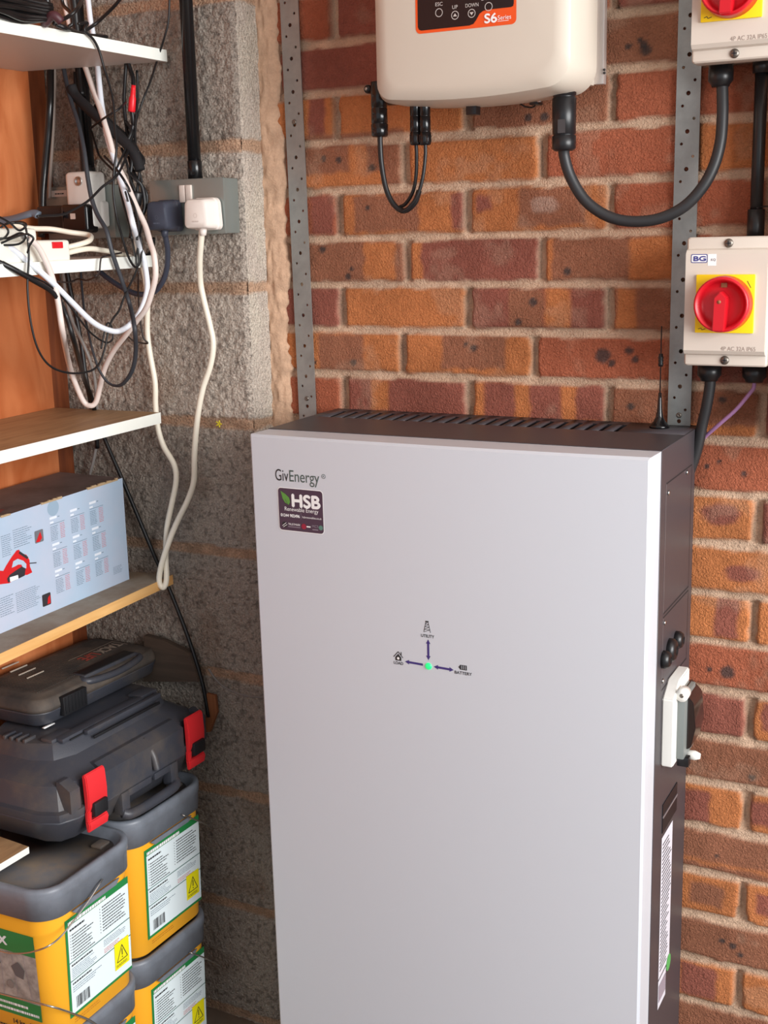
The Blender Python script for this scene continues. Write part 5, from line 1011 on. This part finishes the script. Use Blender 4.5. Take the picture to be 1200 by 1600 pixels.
    S.rect(e1-.105, .078, e1-.082, .1, PRW, 2); S.text('EST', e1-.104, .088, .011, PRB, 3, width=.02, bold=.0004)
    S.text('x', e1-.070, .153, .030, PRW, 2, width=.017, bold=.0008)
    S.fine(e0+.03, .050, e1-.02, .056, 1, PRW, 2, .95, .7); S.fine(e0+.03, .040, e1-.004, .046, 1, PRW, 2, .95, .7)
    S.text('14 kg - 20 m\u00b2', e1-.060, .018, .0115, PRB, 1, width=.058, bold=.0002); S.fine(e1-.09, .009, e1, .014, 1, PRB, 1, .95, .5)
    S.done('front_label', t, True)
    return t
def copy_tree(o, parent=None):
    c = o.copy(); COL.objects.link(c); c.parent = parent
    for ch in list(o.children): copy_tree(ch, c)
    return c
WIRE = mat('galvanised_wire', (200, 198, 192), .25, .9)
tub0 = make_tub()
Zt = (-.846, -1.1025)
spots = [(-.2295-.0035, -.238, Zt[0], 'upper yellow adhesive tub at the back, under the far half of the large case', 'hang_back'),
         (-.203, -.470, Zt[0], 'upper yellow adhesive tub at the front, nearest the camera', 'droop'),
         (-.2365, -.240, Zt[1], 'lower yellow adhesive tub at the back, beside the block wall', 'hang_back'),
         (-.215, -.462, Zt[1], 'lower yellow adhesive tub at the front, mostly cut off below', 'droop2')]
tubs = [tub0]+[copy_tree(tub0) for _ in spots[1:]]
for i, (xf, yc, zt, lb, hk) in enumerate(spots):
    o = tubs[i]
    o['label'] = lb; o['group'] = 'stacked yellow tubs of adhesive'
    base_z = zt-BH if i > 1 else zt-BH
    o.location = (xf-BW/2, yc, base_z); o.rotation_euler = (0, 0, (0, .03, 0, .015)[i])
    bpy.context.view_layer.update()
    bm = NB()
    if hk == 'hang_back':
        p = (286, 1273) if i == 0 else (298, 1488)
        pts = [AX(p[0]-2, p[1], xf+.005), AX(p[0]+4, p[1]+2, xf+.010), AX(p[0]+20, p[1]+8, xf+.012), AX(p[0]+34, p[1]+15, xf+.010), AX(p[0]+48, p[1]+22, xf-.01)]
        tube(bm, pts, .0013, 8); 
    elif hk == 'droop':
        pts = [AX(160, 1374, xf+.004), AX(155, 1382, xf+.008), AX(140, 1405, xf+.010), AX(118, 1435, xf+.012), AX(95, 1463, xf+.014), AX(72, 1480, xf+.012), AY(40, 1489, yc-BD/2-.010), AY(10, 1488, yc-BD/2-.012), AY(-20, 1478, yc-BD/2-.012)]
        tube(bm, pts, .0014, 8)
    else:
        pts = [AX(160, 1608, xf+.004), AX(140, 1594, xf+.010), AX(115, 1584, xf+.012), AY(85, 1574, yc-BD/2-.016), AY(50, 1565, yc-BD/2-.022), AY(15, 1556, yc-BD/2-.022), AY(-15, 1548, yc-BD/2-.022)]
        tube(bm, pts, .0016, 8)
    h = obj('wire_handle', bm, WIRE); h.parent = o; h.matrix_parent_inverse = o.matrix_world.inverted()
